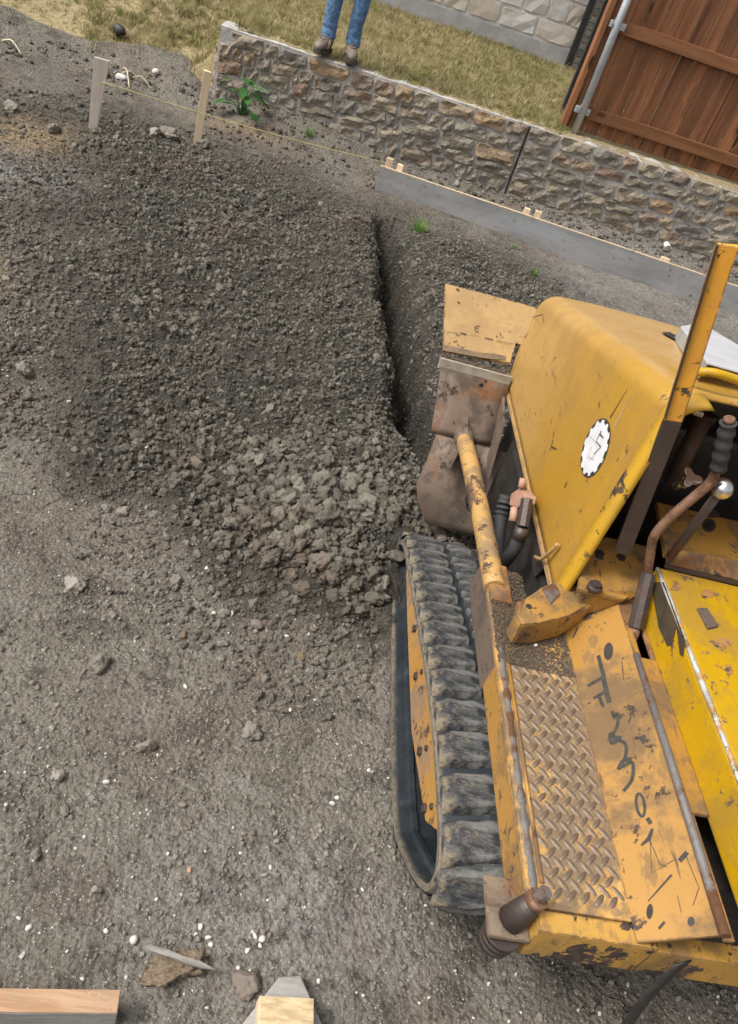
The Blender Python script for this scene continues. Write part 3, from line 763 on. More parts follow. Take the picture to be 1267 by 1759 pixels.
# ------------------------------------------------------------------ lawn terrace
WY = 6.67                                     # face of the retaining wall
def lawn_h(x, y):
    top = 0.615 + 0.02 * (y - 7) + 0.015 * fbm(x * 0.8, y * 0.8, 3)
    bank = 0.10 + 0.52 * ss(6.0, 8.4, y + 0.1 * x + 0.12 * fbm(x * 1.5, y * 1.5, 3))
    f = ss(-1.22, -0.86, x)
    return np.minimum(top, bank * (1 - f) + top * f)
lx = axis_pts([(-30, -5, 6, 1), (-5, -1.6, .3, .06), (-1.6, 0, .04, .06), (0, 8, .1, .6), (8, 30, 2, 5)])
ly = axis_pts([(6.25, 8.6, .05, .08), (8.6, 14, .2, .6), (14, 60, 3, 10)])
LX, LY = np.meshgrid(lx, ly)
# behind the wall the sheet starts at the wall's back; left of it it starts where the soil bank ends
LYs = LY.copy()
edge = np.where(LX > -0.95, 6.735, 6.80 + 0.10 * fbm(LX * 2, LX * 0 + 3, 2) - 0.10 * np.clip(-1.1 - LX, 0, 3))
LYs = edge + (LY - 6.25) * (60 - edge) / (60 - 6.25)
LZ = lawn_h(LX, LYs) + 0.012 * fbm(LX * 6, LYs * 6, 2)
LX = np.vstack([LX[:1], LX]); LYs = np.vstack([LYs[:1] - 0.05, LYs]); LZ = np.vstack([LZ[:1] * 0 - 0.2, LZ])
lawn = grid_mesh('lawn', LX, LYs, LZ, M['lawn_soil'], {})
tag(lawn, 'dormant lawn on the terrace behind the stone wall', 'lawn', kind='structure')
def tuft_mesh(seed):
    rs = random.Random(seed); v = []; f = []
    for b in range(15):
        a = rs.uniform(0, 6.28); r = rs.uniform(0, 0.55); lean = rs.uniform(0.1, 0.9); hgt = rs.uniform(0.55, 1.15); w = rs.uniform(0.022, 0.04)
        bx, by = r * math.cos(a), r * math.sin(a); d = rs.uniform(0, 6.28)
        dx, dy = math.cos(d), math.sin(d); i0 = len(v)
        for k in range(4):
            t = k / 3; wx = w * (1 - t * 0.85)
            cx, cy, cz = bx + dx * lean * t * t * hgt, by + dy * lean * t * t * hgt, hgt * t * (1 - 0.25 * lean * t)
            v += [(cx - dy * wx, cy + dx * wx, cz), (cx + dy * wx, cy - dx * wx, cz)]
        for k in range(3): f.append((i0 + 2 * k, i0 + 2 * k + 1, i0 + 2 * k + 3, i0 + 2 * k + 2))
    me = bpy.data.meshes.new('tuft'); me.from_pydata(v, [], f); me.update()
    return me
tufts = variants('grass_shape', 6, M['grass'], tuft_mesh)
n = 46000
px = rng.uniform(-3.4, 3.0, n); py = 6.3 + 4.4 * rng.random(n) ** 1.15
eg = np.where(px > -0.95, 6.80, 6.84 + 0.10 * fbm(px * 2, px * 0 + 3, 2) - 0.10 * np.clip(-1.1 - px, 0, 3))
bare = fbm(px * 2.2 + 2, py * 2.2, 3)
k = (py > eg + 0.06 * rng.normal(0, 1, n)) & (py < 10.45) & ~((px > 1.80) & (py < 7.3)) & (bare + rng.normal(0, .12, n) < 0.52)
k &= ~((px < -2.05 - 0.3 * (py - 6.9)) & (py < 7.5) & (rng.random(n) < .85))
px, py = px[k], py[k]
sz = rng.uniform(0.024, 0.05, len(px)) + 0.05 * rng.random(len(px)) ** 6
rr = np.stack([rng.normal(0, .25, len(px)), rng.normal(0, .25, len(px)), rng.uniform(0, 6.28, len(px))], -1)
scatter('lawn_grass', np.stack([px, py, lawn_h(px, py) - 0.008], -1), sz, rr, tufts, 'straw coloured winter grass with green patches on the terrace', 'grass')

# ------------------------------------------------------------------ stone retaining wall
def SS(i, n):
    if i == 0: return -1.0
    if i == n - 1: return 1.0
    return (-1 + 2 * (i - 1) / (n - 3)) * 0.93
def stone_vf(cx, cz, w, h, y, rs, proud=0.025, depth=0.09, nx=9, nz=6):
    """a rough faced block facing -Y"""
    v = []; f = []
    ph = [rs.uniform(0, 6.28) for _ in range(8)]
    am = [rs.uniform(0.2, 1) for _ in range(8)]
    tilt = rs.uniform(-0.03, 0.03); skew = rs.uniform(-0.06, 0.06)
    for j in range(nz):
        for i in range(nx):
            s = SS(i, nx); t = SS(j, nz)
            ex = 1 + 0.05 * math.sin(3 * t + ph[0]) * am[0] + 0.03 * math.sin(7 * t + ph[4])
            ez = 1 + 0.07 * math.sin(2.6 * s + ph[1]) * am[1] + 0.04 * math.sin(6 * s + ph[5])
            # round the corners
            k = 1 - 0.05 * (s * s * t * t)
            x = cx + s * ex * k * w / 2 + skew * t * h / 2
            z = cz + t * ez * k * h / 2 + tilt * s * w / 2
            rim = max(abs(s) ** 14, abs(t) ** 12)
            b = (-0.014 if i in (0, nx - 1) or j in (0, nz - 1) else proud * (1 - 0.35 * max(abs(s) ** 6, abs(t) ** 6))) + 0.011 * math.sin(3.1 * s + ph[2]) * math.sin(2.7 * t + ph[3]) + rs.uniform(-0.004, 0.004)
            v.append((x, y - b, z))
    for j in range(nz - 1):
        for i in range(nx - 1):
            f.append((j * nx + i, j * nx + i + 1, (j + 1) * nx + i + 1, (j + 1) * nx + i))
    rim = [i for i in range(nx)] + [(j + 1) * nx - 1 for j in range(1, nz)] + [nz * nx - 1 - i for i in range(1, nx)] + [j * nx for j in range(nz - 2, 0, -1)]
    o = len(v)
    for i in rim: v.append((v[i][0], y + depth, v[i][2]))
    m = len(rim)
    for k in range(m): f.append((rim[k], o + k, o + (k + 1) % m, rim[(k + 1) % m]))
    f.append(tuple(o + k for k in range(m)))
    return v, f
wall = tag(empty('retaining_wall', (1.4, WY, 0)), 'rough brown stone retaining wall with grey mortar below the lawn', 'wall')
rs = random.Random(3)
# mortar body, rough front
mx = np.linspace(-1.0, 4.6, 180); mz = np.linspace(-0.15, 0.606, 24)
mv = []; mf = []
for j, z in enumerate(mz):
    for i, x in enumerate(mx):
        zz = z + (0.010 * perlin(np.array([x * 3.0]), np.array([0.3]))[0] if j == len(mz) - 1 else 0)
        mv.append((x, WY + 0.001 + 0.005 * float(perlin(np.array([x * 9]), np.array([z * 9 + 4]))[0]), zz))
nx = len(mx)
for j in range(len(mz) - 1):
    for i in range(nx - 1): mf.append((j * nx + i, j * nx + i + 1, (j + 1) * nx + i + 1, (j + 1) * nx + i))
o0 = len(mv); top = (len(mz) - 1) * nx
for i in range(nx): mv.append((mv[top + i][0], WY + 0.24, mv[top + i][2] + 0.006 * math.sin(i)))
for i in range(nx - 1): mf.append((top + i, top + i + 1, o0 + i + 1, o0 + i))
b0 = len(mv); mv += [(-1.0, WY + 0.24, -0.15), (4.6, WY + 0.24, -0.15)]
mf.append(tuple([0] + [j * nx for j in range(1, len(mz))] + [o0, b0]))
mortar = mesh_obj('mortar', mv, mf, M['mortar'], wall, True)
autosmooth(mortar, 50)
JX = 1.45
zrow = 0.0; rows = [0.095, 0.118, 0.092, 0.116, 0.098, 0.108]
z0 = -0.02
for r, hgt in enumerate(rows):
    x = -0.99 + (0.06 if r == 5 else 0) + rs.uniform(-.01, .01)
    while x < 4.5:
        w = rs.choice([rs.uniform(0.09, 0.14), rs.uniform(0.15, 0.23), rs.uniform(0.18, 0.26), rs.uniform(0.24, 0.34)])
        end = x + w
        if x < JX - 0.02 and end > JX - 0.07: end = JX - 0.006; w = end - x
        if w > 0.04:
            jn = rs.uniform(0.008, 0.022); hh = hgt - rs.uniform(0.006, 0.020)
            split = w < 0.16 and rs.random() < 0.08
            cxx, czz = x + w / 2, z0 + hgt / 2 + 0.012 * math.sin(x * 1.1 + r)
            v, f = stone_vf(cxx, czz, w - jn, hh, WY + 0.0, rs, rs.uniform(0.010, 0.024))
            mesh_obj('stone', v, f, M['wall_stone'], wall, False, 0, (cxx, WY, czz))
        x = end + (0.014 if abs(end - JX) < 0.01 else 0)
    z0 += hgt
# return end stones at the left corner
z0 = -0.02
for r, hgt in enumerate(rows):
    czz = z0 + hgt / 2
    v, f = stone_vf(0, czz, 0.22, hgt - 0.02, 0, rs, 0.022)
    if r == 5: z0 += hgt; continue
    v = [(-1.0 + p[1], WY + 0.125 - p[0], p[2]) for p in v]
    mesh_obj('stone', v, f, M['wall_stone'], wall, False, 0, (-1.0, WY + 0.125, czz))
    z0 += hgt
# loose rubble on the broken top corner
for (dx, dz, s) in ((-0.93, 0.545, 0.05), (-0.86, 0.60, 0.035), (-0.80, 0.615, 0.03)):
    me = rock_mesh('cap_stone', int(dx * -100), 2, 0.3, 0.5); me.materials.append(M['wall_stone'])
    o = bpy.data.objects.new('cap_stone', me); COL.objects.link(o); o.parent = wall
    o.location = Vector((dx, WY + 0.06, dz)) - wall.location; o.scale = (s, s, s)
box2('expansion_joint', (JX - 0.005, WY - 0.006, 0.0), (JX + 0.009, WY + 0.02, 0.60), M['deep'], wall)

# ------------------------------------------------------------------ house
HY = 10.55
house = tag(empty('house', (2.0, HY, 0.66)), 'pale limestone house with a concrete plinth beyond the lawn', 'house')
box2('plinth', (-3.0, HY - 0.03, 0.40), (2.46, HY + 0.3, 0.845), M['concrete'], house, 0.006)
box2('wall', (-3.0, HY, 0.846), (2.46, HY + 0.3, 3.0), M['mortar_pale'], house)
box2('brick_wall', (2.475, HY - 0.10, 0.40), (6.5, HY + 0.29, 3.0), M['mortar'], house)
rs = random.Random(9)
zz = 0.86
while zz < 2.2:
    hh = rs.uniform(0.17, 0.25); x = -0.6 + rs.uniform(0, .2)
    while x < 2.36:
        w = rs.uniform(0.22, 0.52)
        if x + w > 2.28: w = 2.44 - x
        jn = 0.018
        v, f = stone_vf(x + w / 2, zz + hh / 2, w - jn, hh - jn, HY - 0.004, rs, 0.02, 0.02, 6, 5)
        mesh_obj('stone', v, f, M['house_stone'], house, False, 0, (x + w / 2, HY, zz + hh / 2))
        x += w
    zz += hh
zz = 0.62; r = 0
while zz < 1.9:
    for k in range(5):
        x = 2.485 + k * 0.205 + (0.10 if r % 2 else 0)
        if k == 0 and r % 2: box('brick', (2.53, HY - 0.105, zz + 0.03), (0.085, 0.03, 0.058), M['brick'], house, None, 0.003, False, (2.53, HY - .1, zz))
        box('brick', (x + 0.098, HY - 0.105, zz + 0.03), (0.192, 0.03, 0.058), M['brick'], house, None, 0.003, False, (x, HY - .1, zz))
    zz += 0.07; r += 1
dsp = box2('downspout', (2.405, HY - 0.125, 0.62), (2.47, HY - 0.055, 3.0), M['black'], house, 0.008)
slab('roof', [(-3.4, HY - 0.6, 2.9), (6.9, HY - 0.6, 2.9), (6.9, HY + 3, 4.6), (-3.4, HY + 3, 4.6)], (0, 0, 0.12), M['deep'], house)

# ------------------------------------------------------------------ cedar fence
FY = 6.97
fence = tag(empty('cedar_fence', (2.7, FY, 0.6)), 'stained red brown cedar fence with steel post above the wall', 'fence')
rs = random.Random(5)
x = 1.835; bw = 0.1225
while x < 4.4:
    zb = 0.628 + 0.006 * rs.random()
    box('board', (x + bw / 2, FY + 0.012 + rs.uniform(0, 0.003), (zb + 2.45) / 2), (bw - 0.007, 0.018, 2.45 - zb), M['cedar'], fence, None, 0.0015, False, (x, FY, zb))
    x += bw
box2('edge_board', (1.752, FY - 0.030, 0.63), (1.792, FY + 0.06, 2.45), M['cedar'], fence, 0.003, (1.77, FY, 0.6))
box2('edge_board', (1.7945, FY + 0.005, 0.63), (1.833, FY + 0.028, 2.45), M['cedar'], fence, 0.002, (1.81, FY, 0.6))
for z in (0.735, 1.345, 2.15):
    box2('rail', (1.835, FY - 0.037, z), (4.4, FY + 0.002, z + 0.089), M['cedar_rail'], fence, 0.003, (2.4, FY, z))
post = tube('post', [(1.868, FY - 0.062, 0.50), (1.848, FY - 0.062, 2.3)], 0.030, M['galv'], fence, 18)
for z in (0.785, 1.392, 2.195):
    br = box2('bracket', (1.80, FY - 0.070, z - 0.024), (1.925, FY - 0.0385, z + 0.024), M['galv'], fence, 0.003)
    for dx in (-0.045, 0.05):
        cyl('bolt', (1.862 + dx, FY - 0.071, z), (1.862 + dx, FY - 0.082, z), 0.009, M['chrome'], br, 8)
gate = tag(empty('black_gate_post', (1.885, 7.62, 0.6)), 'black metal post behind the left edge of the cedar fence', 'post')
box2('post', (1.868, 7.60, 0.45), (1.918, 7.65, 2.4), M['black'], gate, 0.003)
box2('cap', (1.862, 7.594, 2.4), (1.924, 7.656, 2.425), M['black'], gate, 0.004)

# ------------------------------------------------------------------ form board, its stakes, pipe
A = Vector((0.356, 5.83, 0)); B = Vector((2.918, 5.594, 0)); dirb = (B - A).normalized(); nb = Vector((-dirb.y, dirb.x, 0))
L = 3.75
fb = tag(empty('form_board', A), 'long grey cement stained form board on edge along the wall', 'board')
lean = Vector((0.0, 0.0, 0.205))
p = [A + Vector((0, 0, -0.06)), A + dirb * L + Vector((0, 0, -0.06)), A + dirb * L + Vector((0, 0, 0.190)), A + Vector((0, 0, 0.204))]
slab('face', p, nb * 0.026, M['board_face'], fb)
p2 = [q + nb * 0.0265 for q in p]
p2[2] = p2[2] + Vector((0, 0, 0.002)); p2[3] = p2[3] + Vector((0, 0, 0.002))
slab('core', p2, nb * 0.012, M['pine'], fb)
capv = [A + Vector((-0.001, 0, 0.2045)), A + dirb * L + Vector((0, 0, 0.1905)), A + dirb * L + nb * .026 + Vector((0, 0, 0.1905)), A + nb * .026 + Vector((-0.001, 0, 0.2045))]
slab('top_edge', capv, (0, 0, 0.004), M['pine'], fb)
locs = ['first pale wooden stake stub at the left end of the form board', 'second pale wooden stake stub at the left end of the form board',
        'left one of the stake pair behind the middle of the form board', 'right one of the stake pair behind the middle of the form board',
        'low stake stub behind the form board beside the drain pipe']
for (d, hz, w, lb) in ((0.05, 0.262, 0.050, locs[0]), (0.135, 0.245, 0.045, locs[1]), (1.105, 0.236, 0.042, locs[2]), (1.19, 0.242, 0.048, locs[3]), (2.20, 0.215, 0.06, locs[4])):
    c = A + dirb * d + nb * 0.060
    o = box('form_stake', (c.x, c.y, hz / 2 - 0.10), (w, 0.040, hz + 0.2), M['pine'], None, Matrix.Rotation(math.atan2(dirb.y, dirb.x) + random.uniform(-.1, .1), 3, 'Z'), 0.003, False, (c.x, c.y, 0))
    tag(o, lb, 'stake', 'stakes holding the form board')
pc = aty(1150, 436, 6.5)
pp = tag(empty('drain_pipe', (pc.x, 6.5, 0)), 'short grey white drain pipe stub at the foot of the wall', 'pipe')
ring = []
v, f = tube_vf([(pc.x, 6.70, 0.065), (pc.x - 0.01, 6.56, 0.060)], 0.030, 16, False)
v2, f2 = tube_vf([(pc.x, 6.70, 0.065), (pc.x - 0.01, 6.56, 0.060)], 0.024, 16, False, len(v))
rimf = [(16 + k, 16 + (k + 1) % 16, 48 + (k + 1) % 16, 48 + k) for k in range(16)]
mesh_obj('pipe', v + v2, f + f2 + rimf, M['pvc'], pp, True)
me = rock_mesh('footing_lump', 77, 2, 0.2, 0.8); me.materials.append(M['pvc'])

# ------------------------------------------------------------------ survey stakes and string
def on_ground(px, py, hf=gh):
    z = 0.0
    for _ in range(12):
        q = atz(px, py, z); z = 0.5 * z + 0.5 * hf(q.x, q.y)
    return atz(px, py, z)
def stake(name, base, top, w0, w1, th, mat, label):
    base = Vector(base); top = Vector(top); b2 = base - (top - base).normalized() * 0.15
    ax = Vector((1, 0.15, 0)).normalized(); ay = Vector((-0.15, 1, 0)).normalized()
    v = []
    for p, w in ((b2, w0 * 0.4), (base, w0), (top, w1)):
        v += [p - ax * w / 2 - ay * th / 2, p + ax * w / 2 - ay * th / 2, p + ax * w / 2 + ay * th / 2, p - ax * w / 2 + ay * th / 2]
    f = [(0, 1, 2, 3), (8, 9, 10, 11)] + [(4 * r + i, 4 * r + (i + 1) % 4, 4 * r + 4 + (i + 1) % 4, 4 * r + 4 + i) for r in range(2) for i in range(4)]
    o = mesh_obj(name, v, f, mat, None, False, 0.002, base)
    return tag(o, label, 'stake', 'survey stakes')
s1b = on_ground(159, 222); s1t = aty(175, 101, s1b.y + 0.0)
stake('survey_stake', s1b, s1t, 0.050, 0.092, 0.022, M['pine_grey'], 'wide tapered pale wooden stake, left of the two in the soil')
s2b = on_ground(338, 247); s2t = aty(356.5, 122, s2b.y)
stake('survey_stake', s2b, s2t, 0.048, 0.050, 0.036, M['pine'], 'narrow straight pine stake in the soil before the wall corner')
sa = aty(176, 141, s1b.y - 0.015); sb = A + nb * 0.05 + dirb * 0.03 + Vector((0, 0, 0.225))
smid = [sa.lerp(sb, t) + Vector((0, 0, -0.02 * math.sin(math.pi * t))) for t in [i / 14 for i in range(15)]]
tag(tube('string_line', smid, 0.0028, M['string'], None, 6, origin=sa), 'thin yellow string stretched from the tapered stake to the form board', 'string')

# ------------------------------------------------------------------ plants and dry bits
def leaf_vf(base, tip, w, up, lob=3):
    base = Vector(base); tip = Vector(tip); d = tip - base; s = d.cross(up).normalized(); n = s.cross(d).normalized()
    prof = [(0, 0.05), (0.12, 0.55), (0.22, 0.42), (0.36, 1.0), (0.48, 0.6), (0.62, 0.72), (0.74, 0.40), (0.86, 0.28), (1, 0.02)]
    v = []; f = []
    for t, k in prof:
        c = base + d * t + n * (-0.18 * d.length * t * t)
        v += [c - s * w * k + n * 0.12 * w * k, c, c + s * w * k + n * 0.12 * w * k]
    for i in range(len(prof) - 1):
        a = 3 * i; f += [(a, a + 1, a + 4, a + 3), (a + 1, a + 2, a + 5, a + 4)]
    return v, f
pb = Vector((-0.735, 6.44, gh(-0.735, 6.44)))
plant = tag(empty('weed_plant', pb), 'leafy green weed with lobed leaves at the wall corner', 'plant')
rs = random.Random(21)
for k in range(17):
    a = rs.uniform(0, 6.28); r = rs.uniform(0.03, 0.13); h = rs.uniform(0.04, 0.22)
    b = pb + Vector((r * 1.25 * math.cos(a), 0.8 * r * math.sin(a) - 0.03, h * 1.25)); t = b + Vector((math.cos(a) * 0.11, math.sin(a) * 0.11, rs.uniform(-0.05, 0.015)))
    v, f = leaf_vf(b, t, rs.uniform(0.036, 0.054), Vector((0, 0, 1)))
    lf = mesh_obj('leaf', v, f, M['leaf'], plant, True)
    tube('stem', spline([pb + Vector((0, 0, -0.01)), pb.lerp(b, 0.5) + Vector((0, 0, 0.03)), b], 3), 0.0028, M['leaf'], plant, 5)
def grass_tuft(px, py, size, nb_, label, lean=0.6, seed=0):
    c = on_ground(px, py); rs = random.Random(seed); v = []; f = []
    for b in range(nb_):
        a = rs.uniform(0, 6.28); L_ = size * rs.uniform(0.5, 1.1); d = Vector((math.cos(a), math.sin(a), 0)); s = Vector((-d.y, d.x, 0)); st = c + d * rs.uniform(0, size * .35); ln = rs.uniform(.2, 1) * lean; i0 = len(v)
        for k in range(5):
            t = k / 4; w = 0.0042 * (1 - 0.9 * t); q = st + d * (ln * L_ * t * t) + Vector((0, 0, L_ * t * (1 - 0.45 * ln * t) - 0.01)); v += [q - s * w, q + s * w]
        for k in range(4): f.append((i0 + 2 * k, i0 + 2 * k + 1, i0 + 2 * k + 3, i0 + 2 * k + 2))
    tag(mesh_obj('grass_tuft', v, f, M['tuft'], None, True, 0, c), label, 'grass tuft', 'weeds sprouting in the dug soil')
grass_tuft(716, 400, 0.13, 60, 'larger bright green grass tuft on the lip of the trench', 0.9, 1)
grass_tuft(884, 428, 0.06, 26, 'small green grass tuft against the foot of the form board', 0.7, 2)
grass_tuft(914, 472, 0.075, 34, 'green grass tuft in the gravel beyond the hood', 0.6, 3)
grass_tuft(708, 425, 0.05, 10, 'tiny yellowish grass sprig on the trench edge', 0.9, 4)
grass_tuft(528, 233, 0.09, 34, 'small grass tuft growing at the foot of the stone wall', 0.8, 5)
def stick(px0, py0, px1, py1, r, label, lift=0.02):
    a = on_ground(px0, py0); b = on_ground(px1, py1); m = a.lerp(b, 0.5) + Vector((0, 0, lift))
    tag(tube('dry_stalk', spline([a, m, b], 4), [r] * 8 + [r * .5], M['straw'], None, 6, origin=a), label, 'stalk', 'dry stalks by the lawn bank')
stick(4, 70, 38, 97, 0.007, 'dry pale stalk lying on the bank at the far left', 0.05)
stick(212, 117, 222, 152, 0.006, 'bent straw stalk standing beside the tapered stake', 0.05)
stick(224, 134, 260, 155, 0.004, 'thin dry stalk between the two survey stakes', 0.05)
stick(205, 128, 235, 131, 0.004, 'thin straw lying across the stalks by the tapered stake', 0.03)

# ------------------------------------------------------------------ single stones and clods
def single(name, px, py, d, mat, seed, label, cat, group, flat=0.7, rough=0.25, sub=2, stretch=(1, 1), hf=gh, sink=0.25):
    c = on_ground(px, py, hf); dist = (c - Cv).dot(Dv); r = d * 0.5 * dist / FPX
    me = rock_mesh(name, seed, sub, rough, flat, 1.4, True); me.materials.append(mat)
    o = bpy.data.objects.new(name, me); COL.objects.link(o)
    o.location = c + Vector((0, 0, r * flat * (1 - sink) * .6)); o.scale = (r * stretch[0], r * stretch[1], r)
    o.rotation_euler = (0, 0, (seed * 1.7) % 6.28)
    return tag(o, label, cat, group)
WP = [(229, 1616, 25, 'largest white pebble, rounded, above the wood splinter'), (182, 1600, 17, 'sharp angular white chip left of the largest white pebble'),
      (49, 1595, 16, 'flat white pebble near the left edge above the plank'), (32, 1578, 14, 'small white pebble by the left edge, upper of the pair'),
      (39, 1641, 15, 'cream pebble left of centre above the plank end'), (279, 1691, 17, 'round white pebble just below the tan rock'),
      (344, 1592, 15, 'cream pebble at the top of the small group right of the largest pebble'), (357, 1611, 14, 'white pebble in the middle of the small group'),
      (362, 1623, 12, 'white pebble at the bottom of the small group'), (336, 1605, 11, 'small white chip at the left of the small group'),
      (438, 1608, 14, 'left white pebble of the tight cluster above the stake block'), (450, 1614, 16, 'right cream pebble of the tight cluster above the stake block'),
      (446, 1625, 12, 'lower pebble of the tight cluster above the stake block'), (425, 1633, 15, 'flat pale pebble below the tight cluster'),
      (409, 1663, 12, 'small white pebble right of the splinter tip'), (547, 1685, 15, 'white pebble right of the wooden stake block'),
      (570, 1381, 15, 'larger of two white pebbles left of the track'), (578, 1371, 12, 'smaller of two white pebbles left of the track'),
      (413, 1466, 10, 'lone small white pebble in the middle of the bare ground'), (464, 1490, 12, 'white flake on bare ground below the lone pebble'),
      (182, 1344, 17, 'crushed white chip on the bare ground at left'), (352, 1462, 8, 'tiny white pebble left of the lone pebble'),
      (633, 1324, 10, 'small white pebble close to the track edge'), (622, 1529, 9, 'tiny white pebble left of the track rear'), (522, 1559, 10, 'small grey white pebble above the cracked soil'),
      (141, 1682, 13, 'thin white chip just above the plank'), (10, 1383, 14, 'white pebble at the far left edge of bare ground'),
      (366, 1055, 15, 'left of two bright white pebbles below the clods'), (398, 1055, 14, 'right of two bright white pebbles below the clods'),
      (492, 1093, 11, 'small white pebble below the big pale clod, left of two'), (530, 1091, 10, 'small white pebble below the big pale clod, right of two'),
      (354, 978, 13, 'white pebble among the crumbs left of the clods'), (498, 1220, 11, 'white chip on bare ground level with the track middle'),
      (118, 690, 9, 'small white pebble on the dug soil at left'), (318, 1180, 12, 'pale chip in the centre of the bare ground'), (252, 770, 12, 'cream pebble in the dug soil')]
for i, (x, y, d, lb) in enumerate(WP):
    single('white_pebble', x, y, d * .85, M['white_pebble'], 200 + i, lb, 'pebble', 'white pebbles on the ground', 0.65, 0.22, 2, (1, random.uniform(.65, .95)))
single('brown_pebble', 440, 1077, 26, M['brown_pebble'], 301, 'smooth brown oval pebble below the clods', 'pebble', 'brown stones', 0.7, 0.08, 3, (1, .8))
single('brown_pebble', 325, 1495, 11, M['pink'], 302, 'small reddish pebble on the bare ground', 'pebble', 'brown stones', 0.7, 0.15, 2)
single('tan_stone', 313, 1093, 20, M['tan_rock'], 303, 'yellowish tan stone on trodden ground below the white pebbles', 'stone', 'tan stones', 0.7, 0.3, 3)
single('tan_stone', 513, 1129, 24, M['tan_rock'], 304, 'cracked pale tan stone between clods and track', 'stone', 'tan stones', 0.5, 0.3, 3)
single('tan_rock', 300, 1667, 74, M['tan_rock'], 305, 'rough tan rock lying under the grey wood splinter', 'rock', None, 0.55, 0.75, 4, (1, .7))
single('grey_rock', 425, 1690, 48, M['brown_pebble'], 306, 'crusty grey lump of soil and gravel left of the wooden stake block', 'rock', None, 0.5, 0.5, 4)
CL = [(521, 1017, 40, 'largest pale clod at the front edge of the dug soil'), (490, 934, 38, 'pale angular clod standing at the upper left of the clod heap'),
      (553, 970, 36, 'long slab shaped clod in the middle of the clod heap'), (567, 995, 30, 'flat dark clod beneath the slab shaped clod'),
      (463, 968, 32, 'rounded crumbly clod at the left of the clod heap'), (597, 955, 28, 'brown clod right of the slab shaped clod'),
      (605, 1010, 36, 'big rough clod at the front of the heap left of the track'), (640, 1030, 32, 'leaning clod beside the front of the track'),
      (590, 935, 22, 'small pinkish clod on top of the heap'), (548, 938, 26, 'dark clod at the top of the clod heap'),
      (660, 1005, 30, 'dark clod against the outside of the track'), (680, 960, 28, 'dark clod wedged above the track front'),
      (630, 870, 34, 'broad pale clod behind the heap near the blade'), (498, 1034, 22, 'small cream clod under the largest pale clod'),
      (655, 800, 24, 'pale clod in the dug soil beside the trench mouth'), (380, 925, 28, 'flat dark clod left of the heap on crumbs'),
      (200, 66, 0, ''), (213, 880, 26, 'lone grey clod at the left rim of the dug strip'), (40, 640, 46, 'dark lumpy clod at the far left of the dug soil'),
      (170, 1145, 42, 'brown clod lump on the trodden ground at left'), (125, 1010, 44, 'wide low clod lump left of the crumbs'), (300, 1003, 34, 'dark curved clod flake at the front rim of the dug soil'),
      (100, 1335, 34, 'brown clod on the trodden ground by the left edge'), (60, 1470, 28, 'low brown clod near the left edge'), (165, 1530, 24, 'dark small clod above the white chip'),
      (110, 1395, 22, 'stony clod on the trodden ground at left'), (250, 1285, 38, 'low dark clod in the middle left of bare ground'), (430, 1260, 40, 'broken brown clod on the bare ground centre'),
      (203, 215, 20, 'dark round clod right of the tapered stake foot'), (290, 235, 40, 'lumpy clod mound between the two survey stakes'), (265, 232, 26, 'dark clod left of the lumpy mound'),
      (345, 250, 30, 'clod at the foot of the narrow stake'), (90, 225, 30, 'orange tinted clod at the far left'), (20, 190, 34, 'dark clod on the far left bank')]
for i, (x, y, d, lb) in enumerate(CL):
    if d: single('soil_clod', x, y, d * (1.12 if i < 16 else 0.85), M['clod'] if i < 16 else M['crumb'], 401 + i, lb, 'clod', 'single soil clods', 0.72, 0.5, 4, (1, random.uniform(.6, .95)))
def lawnf(x, y): return float(lawn_h(np.array([x]), np.array([y]))[0])
single('soil_clod', 205, 66, 25, M['deep'], 480, 'dark round clod alone on the straw coloured grass bank', 'clod', 'single soil clods', 1.0, 0.2, 3, (1, .95), lawnf, -0.6)
single('concrete_chunk', 268, 126, 20, M['white_pebble'], 481, 'white broken concrete chunk at the lawn edge', 'rock', None, 0.6, 0.4, 2)
single('concrete_chunk', 208, 135, 26, M['white_pebble'], 482, 'pale flat concrete chunk beside the dry stalks', 'rock', None, 0.35, 0.4, 2)
c = aty(784, 318, 6.4)
single('concrete_chunk', 784, 318, 16, M['mortar'], 483, 'grey mortar chunk lying between form board and wall', 'rock', None, 0.8, 0.3, 2)

# ------------------------------------------------------------------ lumber in the foreground
a = atz(-60, 1696, 0.089); b = atz(208, 1700, 0.089); d = (b - a).normalized(); s = Vector((d.y, -d.x, 0))
a = b - d * 0.9
ang = math.atan2(d.y, d.x)
lum = tag(empty('lumber_plank', (b.x, b.y, 0)), 'orange tan plank standing on edge at the bottom left', 'plank')
c = (a + b) / 2 + s * 0.019
o = box('plank', (c.x, c.y, 0.0285), (0.9, 0.038, 0.117), M['grey_wood'], lum, Matrix.Rotation(ang, 3, 'Z'), 0.003)
o = box('top_face', (c.x, c.y, 0.0885), (0.897, 0.0365, 0.0035), M['lumber'], lum, Matrix.Rotation(ang, 3, 'Z'), 0.001)
v = [atz(479, 1678, 0.045), atz(516, 1676, 0.045), atz(548, 1747, 0.045), atz(425, 1747, 0.045)]
back = [v[2] + (v[2] - v[1]) * 1.2, v[3] + (v[3] - v[0]) * 1.2]
tag(slab('pointed_stake', [v[0], v[1], back[0], back[1]], (0, 0, -0.060), M['grey_wood'], None, 0.003, False, v[0]), 'grey pointed stake lying under the end grain block', 'stake')
q = [atz(446, 1709, 0.085), atz(540, 1714, 0.085)]
dd = (q[1] - q[0]).normalized(); pn = Vector((dd.y, -dd.x, 0))
blk = tag(empty('stake_block', q[0] + pn * 0.04), 'short pale wood block showing its end grain at bottom centre', 'block')
cc = (q[0] + q[1]) / 2 + pn * 0.045
w = (q[1] - q[0]).length
